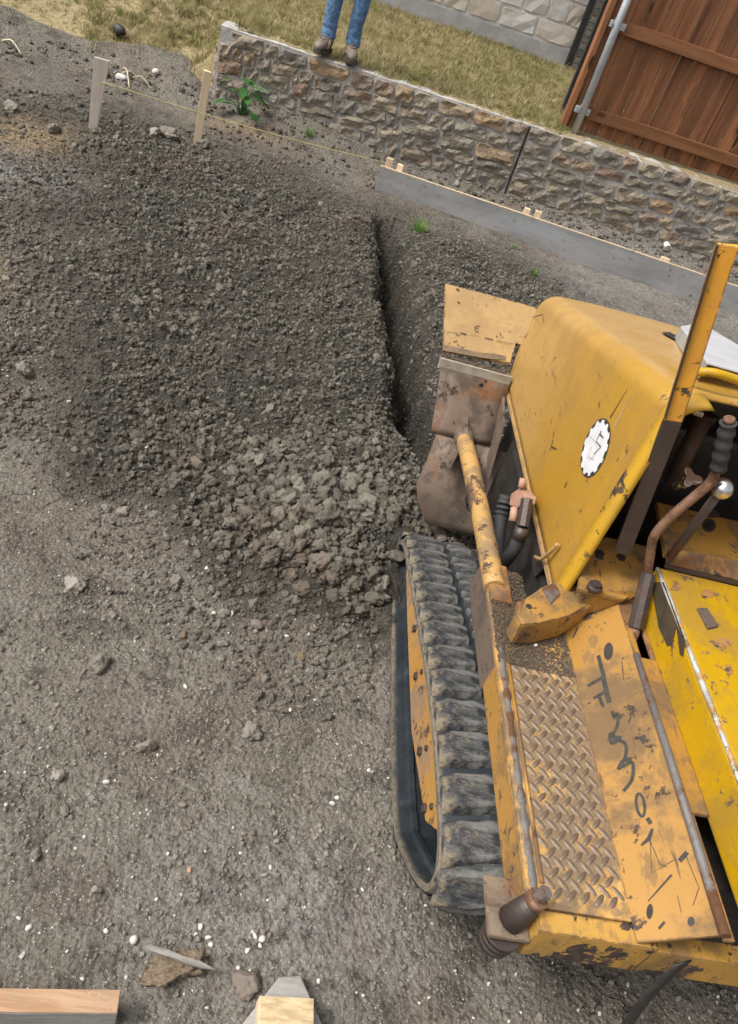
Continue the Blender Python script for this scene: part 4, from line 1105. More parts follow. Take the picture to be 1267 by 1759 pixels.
box('block', (cc.x, cc.y, 0.064), (w, 0.090, 0.038), M['pine'], blk, Matrix.Rotation(math.atan2(dd.y, dd.x), 3, 'Z'), 0.002)
box('end_grain', (cc.x, cc.y, 0.0845), (w - 0.003, 0.087, 0.003), M['endgrain'], blk, Matrix.Rotation(math.atan2(dd.y, dd.x), 3, 'Z'), 0.001)
a = atz(249, 1627, 0.05); b = atz(372, 1668, 0.035); d = b - a; s = Vector((0, 0, 1)).cross(d).normalized()
v = [a - s * .004, a + s * .002, a.lerp(b, .12) + s * .006, a.lerp(b, .3) + s * .0065, a.lerp(b, .5) + s * .0045, a.lerp(b, .75) + s * .006, a.lerp(b, .9) + s * .002, b, a.lerp(b, .8) - s * .005, a.lerp(b, .6) - s * .0065, a.lerp(b, .4) - s * .003, a.lerp(b, .25) - s * .005]
tag(slab('wood_splinter', v, (0, 0, 0.006), M['splinter'], None, 0.001, False, a), 'grey wood splinter lying across the tan rock', 'splinter')

# ------------------------------------------------------------------ person on the wall
def skin_mesh(name, nodes, edges, mat, parent, sub=2, root=0):
    """nodes: (x,y,z,rx,ry) in world; grown with a Skin modifier"""
    base = wloc(parent)
    me = bpy.data.meshes.new(name)
    me.from_pydata([Vector(n[:3]) - base for n in nodes], edges, [])
    o = bpy.data.objects.new(name, me); COL.objects.link(o); o.parent = parent
    md = o.modifiers.new('skin', 'SKIN'); md.use_smooth_shade = True
    lay = me.skin_vertices[0].data
    for i, n in enumerate(nodes): lay[i].radius = (n[3], n[4] if len(n) > 4 else n[3]); lay[i].use_root = (i == root)
    o.modifiers.new('sub', 'SUBSURF').levels = sub; o.modifiers['sub'].render_levels = sub
    me.materials.append(mat)
    return o
FZ = 0.632
feet = [atz(549, 92, FZ), atz(594, 103, FZ)]         # toe regions of the two boots
PB = Vector((-0.165, WY + 0.10, FZ))
person = tag(empty('person', PB), 'person in blue jeans and brown boots standing on the wall edge', 'person')
hipz = FZ + 0.93; ank = []
for i, ft in enumerate(feet):
    ank.append(Vector((ft.x + (0.03 if i == 0 else 0.02), WY + 0.115 + 0.02 * i, FZ + 0.10)))
hc = (ank[0] + ank[1]) / 2; hc.z = hipz
N_ = [(hc.x, hc.y, hipz, .15, .11)]; E_ = []
def add(p, r, par):
    N_.append((*p, r, r) if not hasattr(r, '__len__') else (*p, *r)); E_.append((par, len(N_) - 1)); return len(N_) - 1
# body (one continuous figure)
w1 = add(hc + Vector((0, 0, .18)), (.135, .10), 0); ch = add(hc + Vector((0, 0.0, .40)), (.16, .11), w1)
nk = add(hc + Vector((0, -.01, .57)), .055, ch); hd = add(hc + Vector((0, -.02, .66)), (.075, .085), nk); ht = add(hc + Vector((0, -.02, .80)), (.07, .085), hd)
ns = add(hc + Vector((0, -.105, .70)), .014, hd)
for sx in (-1, 1):
    sh = add(hc + Vector((sx * .19, 0, .50)), .055, ch); el = add(hc + Vector((sx * .25, .03, .22)), .042, sh); wr = add(hc + Vector((sx * .26, -.06, -.02)), .028, el)
    pm = add(hc + Vector((sx * .26, -.085, -.10)), (.038, .016), wr)
    for k in range(4):
        f1 = add(hc + Vector((sx * (.235 + .017 * k), -.10, -.15)), .0095, pm); add(hc + Vector((sx * (.235 + .017 * k), -.10, -.185 + .008 * abs(k - 1.5))), .008, f1)
    t1 = add(hc + Vector((sx * .215, -.105, -.085)), .010, pm); add(hc + Vector((sx * .21, -.12, -.125)), .008, t1)
knee = []
for i, sx in enumerate((-1, 1)):
    hp = hc + Vector((sx * .09, 0, -.06)); kn = hp.lerp(ank[i], .50) + Vector((0, -.03, 0)); knee.append(kn)
    a_ = add(hp, .085, 0); b_ = add(kn, .055, a_); c_ = add(ank[i], .038, b_); add(ank[i] + Vector((0, -.10, -.06)), .035, c_)
skin_mesh('body', N_, E_, M['skin'], person)
# jeans: a little wider than the leg, gathered in folds above the boots
NJ = [(hc.x, hc.y, hipz + .10, .15, .112), (hc.x, hc.y, hipz, .165, .125)]; EJ = [(0, 1)]
for i, sx in enumerate((-1, 1)):
    hp = hc + Vector((sx * .09, 0, -.08)); NJ.append((*hp, .10, .10)); EJ.append((1, len(NJ) - 1))
    pts = [hp.lerp(knee[i], .5), knee[i], knee[i].lerp(ank[i], .35), knee[i].lerp(ank[i], .60), knee[i].lerp(ank[i], .70), knee[i].lerp(ank[i], .77), knee[i].lerp(ank[i], .84), knee[i].lerp(ank[i], .90), knee[i].lerp(ank[i], .96) + Vector((0, -.01, 0)), ank[i] + Vector((0, -.012, -.015))]
    for p, r in zip(pts, [.080, .064, .058, .056, .050, .058, .051, .060, .053, .062]):
        q = Vector(p) + Vector((random.uniform(-.006, .006), random.uniform(-.006, .006), 0))
        NJ.append((*q, r, r * 1.08)); EJ.append((len(NJ) - 2, len(NJ) - 1))
EJ = [(a, b) for a, b in EJ]
# relink leg chains to the crotch
jn = skin_mesh('jeans', NJ, EJ, M['jeans'], person, 2, 1)
NS = [(hc.x, hc.y, hipz + .02, .158, .118), (*(hc + Vector((0, 0, .18))), .148, .112), (*(hc + Vector((0, 0, .40))), .172, .122), (*(hc + Vector((0, -.005, .53))), .075, .07)]
ES = [(0, 1), (1, 2), (2, 3)]
for sx in (-1, 1):
    NS.append((*(hc + Vector((sx * .195, 0, .50))), .066, .066)); ES.append((2, len(NS) - 1))
    NS.append((*(hc + Vector((sx * .235, .02, .30))), .056, .056)); ES.append((len(NS) - 2, len(NS) - 1))
skin_mesh('shirt', NS, ES, M['shirt'], person, 2, 2)
v = []; f = []
bm = bmesh.new(); bmesh.ops.create_icosphere(bm, subdivisions=3, radius=1.0)
hv = [Vector((p.co.x * .085, p.co.y * .10, p.co.z * .085)) + hc + Vector((0, .0, .765)) for p in bm.verts if True]
hf_ = [[w.index for w in p.verts] for p in bm.faces if p.calc_center_median().z > -.15 + .9 * max(0, -p.calc_center_median().y)]
bm.free()
mesh_obj('hair', hv, hf_, M['hair'], person, True)
for sx in (-1, 1):
    e = hc + Vector((sx * .032, -.098, .725)); mesh_obj('eye', *box_vf(e, (.022, .012, .010)), M['sole'], person, True, .003)
    mesh_obj('ear', *box_vf(hc + Vector((sx * .082, -.01, .715)), (.016, .035, .055)), M['skin'], person, True, .006)
mesh_obj('mouth', *box_vf(hc + Vector((0, -.100, .655)), (.045, .010, .010)), M['pink'], person, True, .003)
# boots: lofted from heel to toe
for i in range(2):
    yaw = math.radians((-16, 8)[i]); fwd = Vector((math.sin(yaw), -math.cos(yaw), 0)); sd_ = Vector((fwd.y, -fwd.x, 0))
    h0 = Vector((ank[i].x, ank[i].y, FZ)) - fwd * 0.075
    v = []; f = []; seg = 12
    prof = [(-.005, .022, .04, .055), (.015, .036, .05, .10), (.06, .040, .055, .115), (.11, .041, .05, .10), (.16, .046, .045, .082), (.21, .050, .036, .066), (.25, .046, .030, .055), (.278, .030, .024, .042), (.288, .012, .020, .03)]
    for (t, w, zc, hh) in prof:
        for k in range(seg):
            a_ = 2 * math.pi * k / seg
            zz_ = 0.024 + hh * 0.5 * (1 + math.sin(a_)); ww = w * math.copysign(abs(math.cos(a_)) ** 0.7, math.cos(a_))
            v.append(h0 + fwd * t * .92 + sd_ * ww * .88 + Vector((0, 0, zz_)))
    n_ = len(prof)
    for r in range(n_ - 1):
        for k in range(seg): f.append((r * seg + k, r * seg + (k + 1) % seg, (r + 1) * seg + (k + 1) % seg, (r + 1) * seg + k))
    f += [tuple(range(seg)), tuple((n_ - 1) * seg + k for k in range(seg))]
    bt = mesh_obj('boot', v, f, M['boot'], person, True)
    out = [h0 + fwd * t * .92 + sd_ * (w * .88 + .005) for (t, w, _, _) in prof] + [h0 + fwd * t * .92 - sd_ * (w * .88 + .005) for (t, w, _, _) in reversed(prof)]
    slab('sole', out, (0, 0, .028), M['sole'], bt, 0.003)
    for k, t in enumerate((.13, .155, .18)):
        c_ = h0 + fwd * t + Vector((0, 0, .128 - .016 * k)); cyl('lace', c_ - sd_ * .02, c_ + sd_ * .02, .003, M['sole'], bt, 6)

# ------------------------------------------------------------------ the machine
TB = Vector((1.15, 1.4, 0.0))
mach = tag(empty('tracked_dozer', TB), 'worn yellow tracked machine with sloping hood, push blade and rubber tracks', 'dozer')
XC = 1.25                                     # centre line
def mirx(x): return 2 * XC - x

# --- tracks
prof = [(0.965, 0.0), (0.835, 0.098), (0.722, 0.200), (0.668, 0.288), (0.700, 0.366), (0.80, 0.392), (1.09, 0.378), (1.43, 0.298), (1.71, 0.228), (1.875, 0.188), (1.955, 0.120), (1.945, 0.045), (1.87, 0.0)]
def chaikin(p, n=3):
    for _ in range(n):
        q = []
        for i in range(len(p)):
            a, b = Vector((*p[i], 0)), Vector((*p[(i + 1) % len(p)], 0))
            q += [(a * .75 + b * .25)[:2], (a * .25 + b * .75)[:2]]
        p = q
    return p
ring = chaikin(prof, 2)
cen = Vector((1.3, .19))
rl = [Vector(p) for p in ring]
def resample(r, n):
    ls = [(r[(i + 1) % len(r)] - r[i]).length for i in range(len(r))]; tot = sum(ls); out = []
    i = 0; acc = 0
    for k in range(n):
        t = tot * k / n
        while acc + ls[i] < t: acc += ls[i]; i += 1
        out.append(r[i].lerp(r[(i + 1) % len(r)], (t - acc) / ls[i]))
    return out, tot
rs_, TOT = resample(rl, 240)
def nrm(i):
    t = (rs_[(i + 2) % 240] - rs_[(i - 2) % 240]).normalized(); n = Vector((t.y, -t.x))
    return n if n.dot(rs_[i] - cen) > 0 else -n
nr = [nrm(i) for i in range(240)]
TX0, TX1 = 0.50, 0.725
def build_track(flip):
    fx = (lambda x: mirx(x)) if flip else (lambda x: x)
    tr = empty('track', TB + Vector((0, 0, 0))); tr.parent = mach; tr.location = (0, 0, 0)
    LH = 0.019
    sec = [(TX0, -LH - .020), (TX0, -LH - .006), (TX0 + .012, -LH), (TX1 - .012, -LH), (TX1, -LH - .006), (TX1, -LH - .020)]
    v = []; f = []
    for i in range(240):
        for (x, off) in sec:
            p = rs_[i] + nr[i] * off; v.append((fx(x), p.x, p.y))
    m = len(sec)
    for i in range(240):
        for k in range(m):
            f.append((i * m + k, i * m + (k + 1) % m, ((i + 1) % 240) * m + (k + 1) % m, ((i + 1) % 240) * m + k))
    belt = mesh_obj('belt', v, f, M['belt'], tr, True); autosmooth(belt, 45)
    # guide ridge on the inner side
    v = []; f = []
    for i in range(240):
        for (x, off) in ((.536, -LH - .019), (.540, -LH - .031), (.552, -LH - .031), (.557, -LH - .019)):
            p = rs_[i] + nr[i] * off; v.append((fx(x), p.x, p.y))
    for i in range(240):
        for k in range(4): f.append((i * 4 + k, i * 4 + (k + 1) % 4, ((i + 1) % 240) * 4 + (k + 1) % 4, ((i + 1) % 240) * 4 + k))
    autosmooth(mesh_obj('guide_ridge', v, f, M['belt'], tr, True), 40)
    # lugs
    npit = 28
    src = {}
    for col, (xa, xb) in enumerate(((TX0 + .002, .628), (.645, TX1 - .002))):
        for k in range(npit):
            i = int((k + 0.5 * col) * 240 / npit) % 240
            key = (col, k % 3)
            if key not in src:
                h = LH + .002; lb = .092; lt = .072; sl = .012 * (1 if col == 0 else -1); r_ = random.Random(k + col * 9)
                nseg = 5; vv = []; ff = []
                for s_ in range(nseg):
                    t = s_ / (nseg - 1); x = (xa + (xb - xa) * t) - (xa + xb) / 2; sh = sl * (t - .5) * 2; e = .010 if s_ in (0, nseg - 1) else 0.0; j = r_.uniform(-.003, .003)
                    hh = h - (0.006 if s_ in (0, nseg - 1) else r_.uniform(0, .003))
                    vv += [(x, -lb / 2 + sh + e * .3, -.001), (x, -lt / 2 + sh + e + j, hh), (x, lt / 2 + sh - e + j, hh), (x, lb / 2 + sh - e * .3, -.001)]
                for s_ in range(nseg - 1):
                    for q in range(3): ff.append((s_ * 4 + q, s_ * 4 + q + 1, s_ * 4 + q + 5, s_ * 4 + q + 4))
                ff += [(0, 1, 2, 3), tuple((nseg - 1) * 4 + q for q in (3, 2, 1, 0))]
                me = bpy.data.meshes.new('lug'); bm = bmesh.new(); w_ = [bm.verts.new(p) for p in vv]
                for q in ff: bm.faces.new([w_[z] for z in q])
                bmesh.ops.recalc_face_normals(bm, faces=bm.faces)
                bmesh.ops.bevel(bm, geom=list(bm.edges), offset=.0028, segments=1, profile=.5, affect='EDGES', clamp_overlap=True)
                bm.to_mesh(me); bm.free(); me.materials.append(M['rubber'])
                src[key] = me
            p = rs_[i] + nr[i] * (-LH); n = nr[i]
            o = bpy.data.objects.new('lug', src[key]); COL.objects.link(o); o.parent = tr
            o.location = Vector((fx((xa + xb) / 2), p.x, p.y)) - TB
            o.rotation_euler = (math.atan2(n.y, n.x) - math.pi / 2, 0, 0)
    # roller frame
    fp = [(.795, .318), (.905, .185), (1.20, .100), (1.62, .085), (1.80, .080), (1.86, .125), (1.80, .160), (1.66, .192), (1.385, .258), (1.08, .330), (.86, .344)]
    fr = slab('roller_frame', [(fx(.532), a, b) for a, b in fp], (fx(1) - fx(.972), 0, 0), M['frame'], tr, 0.004)
    slab('roller_frame', [(fx(.690), a, b) for a, b in fp], (fx(1) - fx(.98), 0, 0), M['deep'], tr, 0.004)
    for (nm, a, b, r_) in (('sprocket', .845, .262, .098), ('idler_wheel', 1.842, .098, .060), ('roller', 1.06, .075, .038), ('roller', 1.28, .075, .038), ('roller', 1.50, .075, .038), ('roller', 1.68, .075, .038)):
        cyl(nm, (fx(.565), a, b), (fx(.665), a, b), r_, M['deep'], tr, 24)
    for (qx, qy) in ((714, 1080), (716, 1162), (723, 1291), (731, 1389)):
        p = atx(qx, qy, .532)
        cyl('bolt', (fx(.5325), p.y, p.z), (fx(.524), p.y, p.z), .011, M['dsteel'], tr, 6, False)
        cyl('bolt', (fx(.5325), p.y - .02, p.z + .045), (fx(.526), p.y - .02, p.z + .045), .007, M['dsteel'], tr, 6, False)
build_track(False); build_track(True)
# belly between the tracks
box2('chassis', (.775, .70, .14), (1.725, 2.12, .47), M['deep'], mach, 0.01)
box2('axle_housing', (.66, .80, .20), (.7745, .92, .32), M['deep'], mach, 0.01)

# --- steps with raised tread lugs (both sides)
def build_step(flip):
    fx = mirx if flip else (lambda x: x)
    def bb(name, lo, hi, mat, par, bev=0.002):
        xs = sorted((fx(lo[0]), fx(hi[0]))); return box2(name, (xs[0], lo[1], lo[2]), (xs[1], hi[1], hi[2]), mat, par, bev)
    st = bb('step_plate', (.600, .600, .488), (.788, 1.345, .500), M['tread'], mach, 0.002)
    bb('skirt', (.599, .618, .415), (.607, 1.12, .4875), M['orange'], st)
    bb('side_plate', (.601, 1.121, .395), (.609, 1.46, .4875), M['blade'], st)
    wv = []; wf = []
    for k in range(40):
        y_ = .622 + k * .0142; j = .0016 * math.sin(k * 1.9) + .0010 * math.sin(k * 4.7)
        wv += [(fx(.6065 + j), y_, .5003), (fx(.6085 + j), y_, .5040), (fx(.6185 - j), y_, .5040), (fx(.6205 - j), y_, .5003)]
    for k in range(39):
        for q in range(3): wf.append((k * 4 + q, k * 4 + q + 1, k * 4 + q + 5, k * 4 + q + 4))
    mesh_obj('weld_strip', wv, wf, M['steel'], st, True)
    tube('edge_rib', [(fx(.629), .64, .500), (fx(.627), 1.16, .500)], .0045, M['orange'], st, 8)
    # diamond lugs
    vv = []; ff = []; ns = 9
    for k in range(ns):
        t = k / (ns - 1) * 2 - 1; w = .0052 * (1 - t * t) ** .6 + .0005; h = .0026 * (1 - t ** 4)
        vv += [(-w, t * .0155, -.0005), (-w * .5, t * .0155, h), (w * .5, t * .0155, h), (w, t * .0155, -.0005)]
    for k in range(ns - 1):
        for q in range(3): ff.append((k * 4 + q, k * 4 + q + 1, k * 4 + q + 5, k * 4 + q + 4))
    me = bpy.data.meshes.new('tread_lug'); me.from_pydata(vv, [], ff); me.update(); me.materials.append(M['lug'])
    me.polygons.foreach_set('use_smooth', [True] * len(ff))
    y = .627; r = 0
    while y < 1.17:
        x = .643 + (.0 if r % 2 else .013); c = 0
        while x < .776:
            o = bpy.data.objects.new('tread_lug', me); COL.objects.link(o); o.parent = st
            o.location = Vector((fx(x), y, .500)) - TB
            o.rotation_euler = (0, 0, math.radians(40 if (r + 0) % 2 else -42) + random.uniform(-.04, .04))
            x += .026; c += 1
        y += .0180; r += 1
    # sloping inner plate, ledge and worn top bar
    slab('side_panel', [(fx(.787), .566, .4995), (fx(.787), 1.285, .4995), (fx(.882), 1.285, .600), (fx(.882), .552, .600)], (fx(1) - fx(.994), 0, -.006), M['orange'], mach, 0.0015)
    tube('top_bar', [(fx(.883), .548, .6035), (fx(.884), .86, .6045), (fx(.883), 1.13, .6035)], [.0095, .0085, .007], M['steel'], mach, 10)
    bb('ledge', (.885, .765, .590), (.9355, 1.130, .5985), M['orange'], mach)
    bb('ledge', (.885, .545, .590), (.903, .7645, .5985), M['rusty'], mach)
    bb('ledge', (.885, 1.1305, .590), (.899, 1.2245, .5985), M['orange'], mach)
    bb('ledge', (.925, 1.1305, .590), (.9355, 1.2245, .5985), M['rusty'], mach)
    bb('ledge', (.885, 1.225, .5902), (.9355, 1.300, .5987), M['rusty'], mach)
    slab('front_web', [(fx(.788), 1.287, .4905), (fx(.884), 1.287, .597), (fx(.935), 1.302, .640), (fx(.800), 1.292, .615)], (0, .006, 0), M['orange'], mach, 0.001)
    return st
step = build_step(False); build_step(True)
# plate normal helpers for print on the sloping panel
pl0 = Vector((.787, 1.0, .4995)); pe = Vector((.095, 0, .1005)).normalized(); pn_ = Vector((-pe.z, 0, pe.x))
def onpanel(px, py): return atplane(px, py, pl0 + pn_ * .0003, pn_)
PNL = [o for o in mach.children if o.name.startswith('side_panel')][0]
def stroke(name, pts, w, mat, par, n, surf, th=.0008):
    """a flat painted stroke on a surface: pts in photo pixels -> surf()"""
    P = [surf(*p) for p in pts]; v = []; f = []
    if not hasattr(w, '__len__'): w = [w] * len(P)
    w = [q * .8 for q in w]
    for i, p in enumerate(P):
        t = (P[min(i + 1, len(P) - 1)] - P[max(i - 1, 0)]).normalized(); s_ = t.cross(n).normalized()
        v += [p - s_ * w[i] / 2 + n * th, p + s_ * w[i] / 2 + n * th]
    for i in range(len(P) - 1): f.append((2 * i, 2 * i + 1, 2 * i + 3, 2 * i + 2))
    return v, f
def strokes(name, lines, mat, par, n, surf, th=.0008):
    v = []; f = []
    for k, (pts, w) in enumerate(lines):
        a, b = stroke(name, pts, w, mat, par, n, surf, th + .00006 * k); f += [tuple(i + len(v) for i in q) for q in b]; v += a
    return mesh_obj(name, v, f, mat, par)
def z7(pts): return [(900 + x * .28966, 1000 + y * .28966) for x, y in pts]      # detail view -> photo pixels
def z8(pts): return [(840 + x * .33702, 1380 + y * .33702) for x, y in pts]
strokes('lettering', [(z7([(440, 435), (475, 570)]), .011), (z7([(478, 560), (378, 615)]), [.011, .009]), (z7([(470, 568), (505, 715)]), .013), (z7([(500, 640), (412, 690)]), [.010, .008]), (z7([(440, 668), (470, 740)]), [.009, .008])], M['ink'], PNL, pn_, onpanel)
def z7s(pts): return [(900 + p.x * .28966, 1000 + p.y * .28966) for p in spline([(x, y, 0) for x, y in pts], 6)]
strokes('lettering', [(z7s([(522, 765), (535, 800), (552, 780), (555, 840), (535, 890), (510, 905), (520, 955), (560, 940), (600, 960), (605, 1020), (585, 1070), (560, 1105), (600, 1085), (640, 1070), (648, 1120), (635, 1180), (590, 1240)]), .0085),
                      (z7s([(512, 905), (540, 925), (575, 930)]), .015), (z7s([(560, 1110), (590, 1060), (640, 1050)]), .011)], M['ink'], PNL, pn_, onpanel)
def ring_pts(cx, cy, rx, ry, rot, n=18):
    return [(cx + rx * math.cos(a) * math.cos(rot) - ry * math.sin(a) * math.sin(rot), cy + rx * math.cos(a) * math.sin(rot) + ry * math.sin(a) * math.cos(rot)) for a in [2 * math.pi * k / n for k in range(n + 1)]]
strokes('lettering', [(ring_pts(1100, 1383, 7, 20, -.15), .0065)], M['ink'], PNL, pn_, onpanel)
strokes('lettering', [(z8([(806, 75), (825, 105)]), .010), (z8([(832, 130), (815, 180), (775, 215)]), [.006, .010, .004])], M['ink'], PNL, pn_, onpanel)
strokes('scratches', [(z8([(815, 180), (870, 310), (905, 325)]), .0016), (z8([(820, 190), (830, 355), (940, 290)]), .0016), (z8([(930, 365), (810, 500)]), [.005, .002]), (z8([(930, 250), (965, 320)]), .0015), (z8([(1000, 260), (1070, 430), (1040, 520)]), .0015), (z8([(970, 295), (1010, 250)]), .010), (z8([(960, 470), (980, 560)]), .0012), (z8([(895, 605), (865, 640)]), .005),
                      (z7([(650, 735), (620, 840)]), [.004, .002]), (z7([(640, 770), (655, 800)]), .003), (z7([(580, 470), (592, 580)]), .002), (z7([(320, 270), (290, 330)]), .005)], M['ink'], PNL, pn_, onpanel)
def hole(name, px, py, rx, ry, rot, par, n, surf, mat, th=.0012):
    c = surf(px, py); P = [surf(*p) + n * th for p in ring_pts(px, py, rx, ry, rot, 16)[:-1]]
    return mesh_obj(name, P, [tuple(range(16))], mat, par)
for (x, y, rx, ry) in ((1045, 1119, 8, 15), (1116, 1566, 5.5, 13), (1187, 1583, 6, 8), (1105, 1270, 4, 8)):
    hole('hole', x, y, rx, ry, 0.1, PNL, pn_, onpanel, M['deep'])

# --- rear beam, corner plate with pin
rb = box2('rear_beam', (.615, .562, .402), (.83, .598, .497), M['beam'], mach, 0.004)
box2('rear_beam', (.8305, .563, .398), (1.885, .598, .482), M['beam'], mach, 0.004)
cp = box2('corner_plate', (.542, .560, .448), (.6145, .662, .458), M['plate'], mach, 0.002)
pinb = Vector((.582, .590, .459))
tube('pin', [pinb, pinb + Vector((.010, .004, .035)), pinb + Vector((.020, .008, .068))], [.024, .021, .016], M['dsteel'], cp, 20)
tube('pin_collar', [pinb + Vector((.017, .006, .060)), pinb + Vector((.021, .008, .074))], [.019, .018], M['rsteel'], cp, 20)
cyl('bolt_head', pinb + Vector((.021, .008, .0745)), pinb + Vector((.026, .010, .094)), .0120, M['steel'], cp, 6, False)
for k in range(3):
    cyl('washer', pinb + Vector((-.004, -.008, -.030 - .017 * k)), pinb + Vector((-.004, -.008, -.018 - .017 * k)), .034 - .002 * k, M['dsteel'], cp, 20)
# strap hanging from the rear beam
sp_ = spline([aty(1172, 1652, .54), aty(1140, 1680, .53), aty(1108, 1715, .52), aty(1080, 1752, .52), aty(1060, 1790, .52)], 5)
v = []; f = []
for i, p in enumerate(sp_):
    tw = .25 * i / len(sp_); w_ = Vector((math.cos(tw), .35 * math.sin(tw) + .3, .25)).normalized() * .016; v += [p - w_, p + w_]
for i in range(len(sp_) - 1): f.append((2 * i, 2 * i + 1, 2 * i + 3, 2 * i + 2))
st_ = mesh_obj('hanging_strap', v, f, M['strap'], None, True, 0, sp_[0])
sm_ = st_.modifiers.new('solid', 'SOLIDIFY'); sm_.thickness = .003
tag(st_, 'dark strap hanging down behind the machine at bottom right', 'strap')

# --- bright yellow tank between the side panels
tank = slab('tank', [(.936, .44, .588), (.936, .44, .690), (.946, .44, .701), (1.554, .44, .701), (1.564, .44, .690), (1.564, .44, .588)], (0, .885, 0), M['yellow'], mach, 0.004)
tube('worn_edge', [(.9395, .445 + k * .08, .6975) for k in range(12)], [.0052 + .001 * math.sin(k * 2.1) for k in range(12)], M['edge_worn'], tank, 8)
tp = slab('hinge_plate', [atz(1196, 1047, .7015), atz(1212, 1047, .7015), atz(1232, 1078, .7015), atz(1214, 1082, .7015)], (0, 0, .006), M['blade'], tank, 0.0015)
def ontank(px, py): return atx(px, py, .9358)
nx_ = Vector((-1, 0, 0))
v = [ontank(*p) + nx_ * .001 for p in z7([(750, 0), (830, 0), (960, 350), (945, 445), (925, 430), (905, 270), (880, 375), (850, 380), (800, 270)])]
mesh_obj('tar_smear', v, [tuple(range(len(v)))], M['smear'], tank)
# rust blotches on the tank top
rs = random.Random(4)
for (x, y, rx, ry) in ((1240, 1105, 26, 10), (1215, 1020, 14, 9), (1160, 1010, 12, 6), (1252, 1150, 9, 16), (1195, 985, 10, 5)):
    P = [atz(x + rx * math.cos(a) * rs.uniform(.5, 1.1), y + ry * math.sin(a) * rs.uniform(.5, 1.1), .7018) for a in [k * 2 * math.pi / 14 for k in range(14)]]
    mesh_obj('worn_patch', P, [tuple(range(14))], M['rusty'], tank)

# --- hood
HX0, HX1, HB = .76, 1.74, .535
HYR, HYF = 1.352, 2.425
def htop(y): return 1.118 + (0.862 - 1.118) * (y - HYR) / (HYF - HYR)
def hood_ring(y, drop=0.0, inset=0.0):
    zt = htop(y) - drop; r = .055; P = [(HX0 + inset, y, HB), (HX0 + inset, y, HB + .02)]
    for k in range(9):
        a = math.pi / 2 * k / 8; P.append((HX0 + inset + r * (1 - math.cos(a)) * 1.1, y, zt - r + r * math.sin(a)))
    for x in np.linspace(HX0 + .15, HX1 - .15, 9): P.append((x, y, zt + .012 * math.sin(math.pi * (x - HX0) / (HX1 - HX0))))
    for k in range(9):
        a = math.pi / 2 * (8 - k) / 8; P.append((HX1 - inset - r * (1 - math.cos(a)) * 1.1, y, zt - r + r * math.sin(a)))
    P += [(HX1 - inset, y, HB + .02), (HX1 - inset, y, HB)]
    return P
rings = [hood_ring(y) for y in np.linspace(HYR, HYF - .05, 14)]
for k in range(1, 6):
    a = math.pi / 2 * k / 5; rings.append(hood_ring(HYF - .05 + .05 * math.sin(a), .05 * (1 - math.cos(a)), .012 * (1 - math.cos(a))))
v = [p for r in rings for p in r]; m = len(rings[0]); f = []
for r in range(len(rings) - 1):
    for k in range(m - 1): f.append((r * m + k, r * m + k + 1, (r + 1) * m + k + 1, (r + 1) * m + k))
f.append(tuple((len(rings) - 1) * m + k for k in range(m)))
hood = mesh_obj('hood', v, f, M['hood'], mach, True); autosmooth(hood, 35)
so = hood.modifiers.new('solid', 'SOLIDIFY'); so.thickness = .006; so.offset = -1
# rear rim flange (bright yellow) and pale lower edge
rim = [p for p in hood_ring(HYR)]
P = [Vector(p) for p in rim[:-1]]
v = []; f = []
rim = rim[:11]
for p in [Vector(q) for q in rim]:
    c_ = Vector((XC, p.y, .80)); d_ = (p - c_); d_.y = 0; d_ = d_.normalized()
    v += [p + Vector((-.0015, -.001, 0)) * 1 + d_ * .003, p + Vector((0, -.030, 0)) + d_ * -.004, p + Vector((0, -.034, 0)) - d_ * .016]
for i in range(len(rim) - 1):
    for q in range(2): f.append((3 * i + q, 3 * i + q + 1, 3 * i + q + 4, 3 * i + q + 3))
rimo = mesh_obj('hood_rim', v, f, M['hoodtop'], hood, True); so = rimo.modifiers.new('solid', 'SOLIDIFY'); so.thickness = .004; so.offset = 1
box2('lower_edge', (HX0 - .006, HYR - .005, HB - .014), (HX0 + .008, HYF - .01, HB - .0005), M['tan'], hood, 0.003)
box2('lower_edge', (HX1 - .008, HYR - .005, HB - .014), (HX1 + .006, HYF - .01, HB - .0005), M['tan'], hood, 0.003)
nh = Vector((-1, 0, 0))
def onhood(px, py): return atx(px, py, HX0)
# round gear-edged decal
dc = (onhood(1000, 770) + onhood(1052, 770) + onhood(1025, 718) + onhood(1015, 822)) / 4
R_ = .072
def disc(name, r, x, mat, par, teeth=0, n=96):
    P = []
    for k in range(n):
        a = 2 * math.pi * k / n; rr_ = r
        if teeth: rr_ = r * (1 + .055 * (1 if math.sin(a * teeth) > 0 else -1))
        P.append((x, dc.y + rr_ * math.cos(a), dc.z + rr_ * math.sin(a)))
    return mesh_obj(name, P, [tuple(range(n))], mat, par)
dec = disc('emblem', R_, HX0 - .0012, M['ink'], hood)
disc('emblem_face', R_ * .90, HX0 - .0018, M['decal'], dec, 13)
strokes('emblem_lines', [([(1033, 740), (1024, 758), (1032, 768), (1020, 780)], [.006, .004, .007, .003]), ([(1030, 745), (1036, 752)], .005)], M['smear'], dec, nh, lambda a, b: atx(a, b, HX0 - .0019))
strokes('emblem_lines', [([(1010, 745), (1024, 762), (1026, 778), (1012, 792)], .0016), ([(1016, 768), (1010, 785), (1022, 790)], .0014)], M['pink'], dec, nh, lambda a, b: atx(a, b, HX0 - .0019))
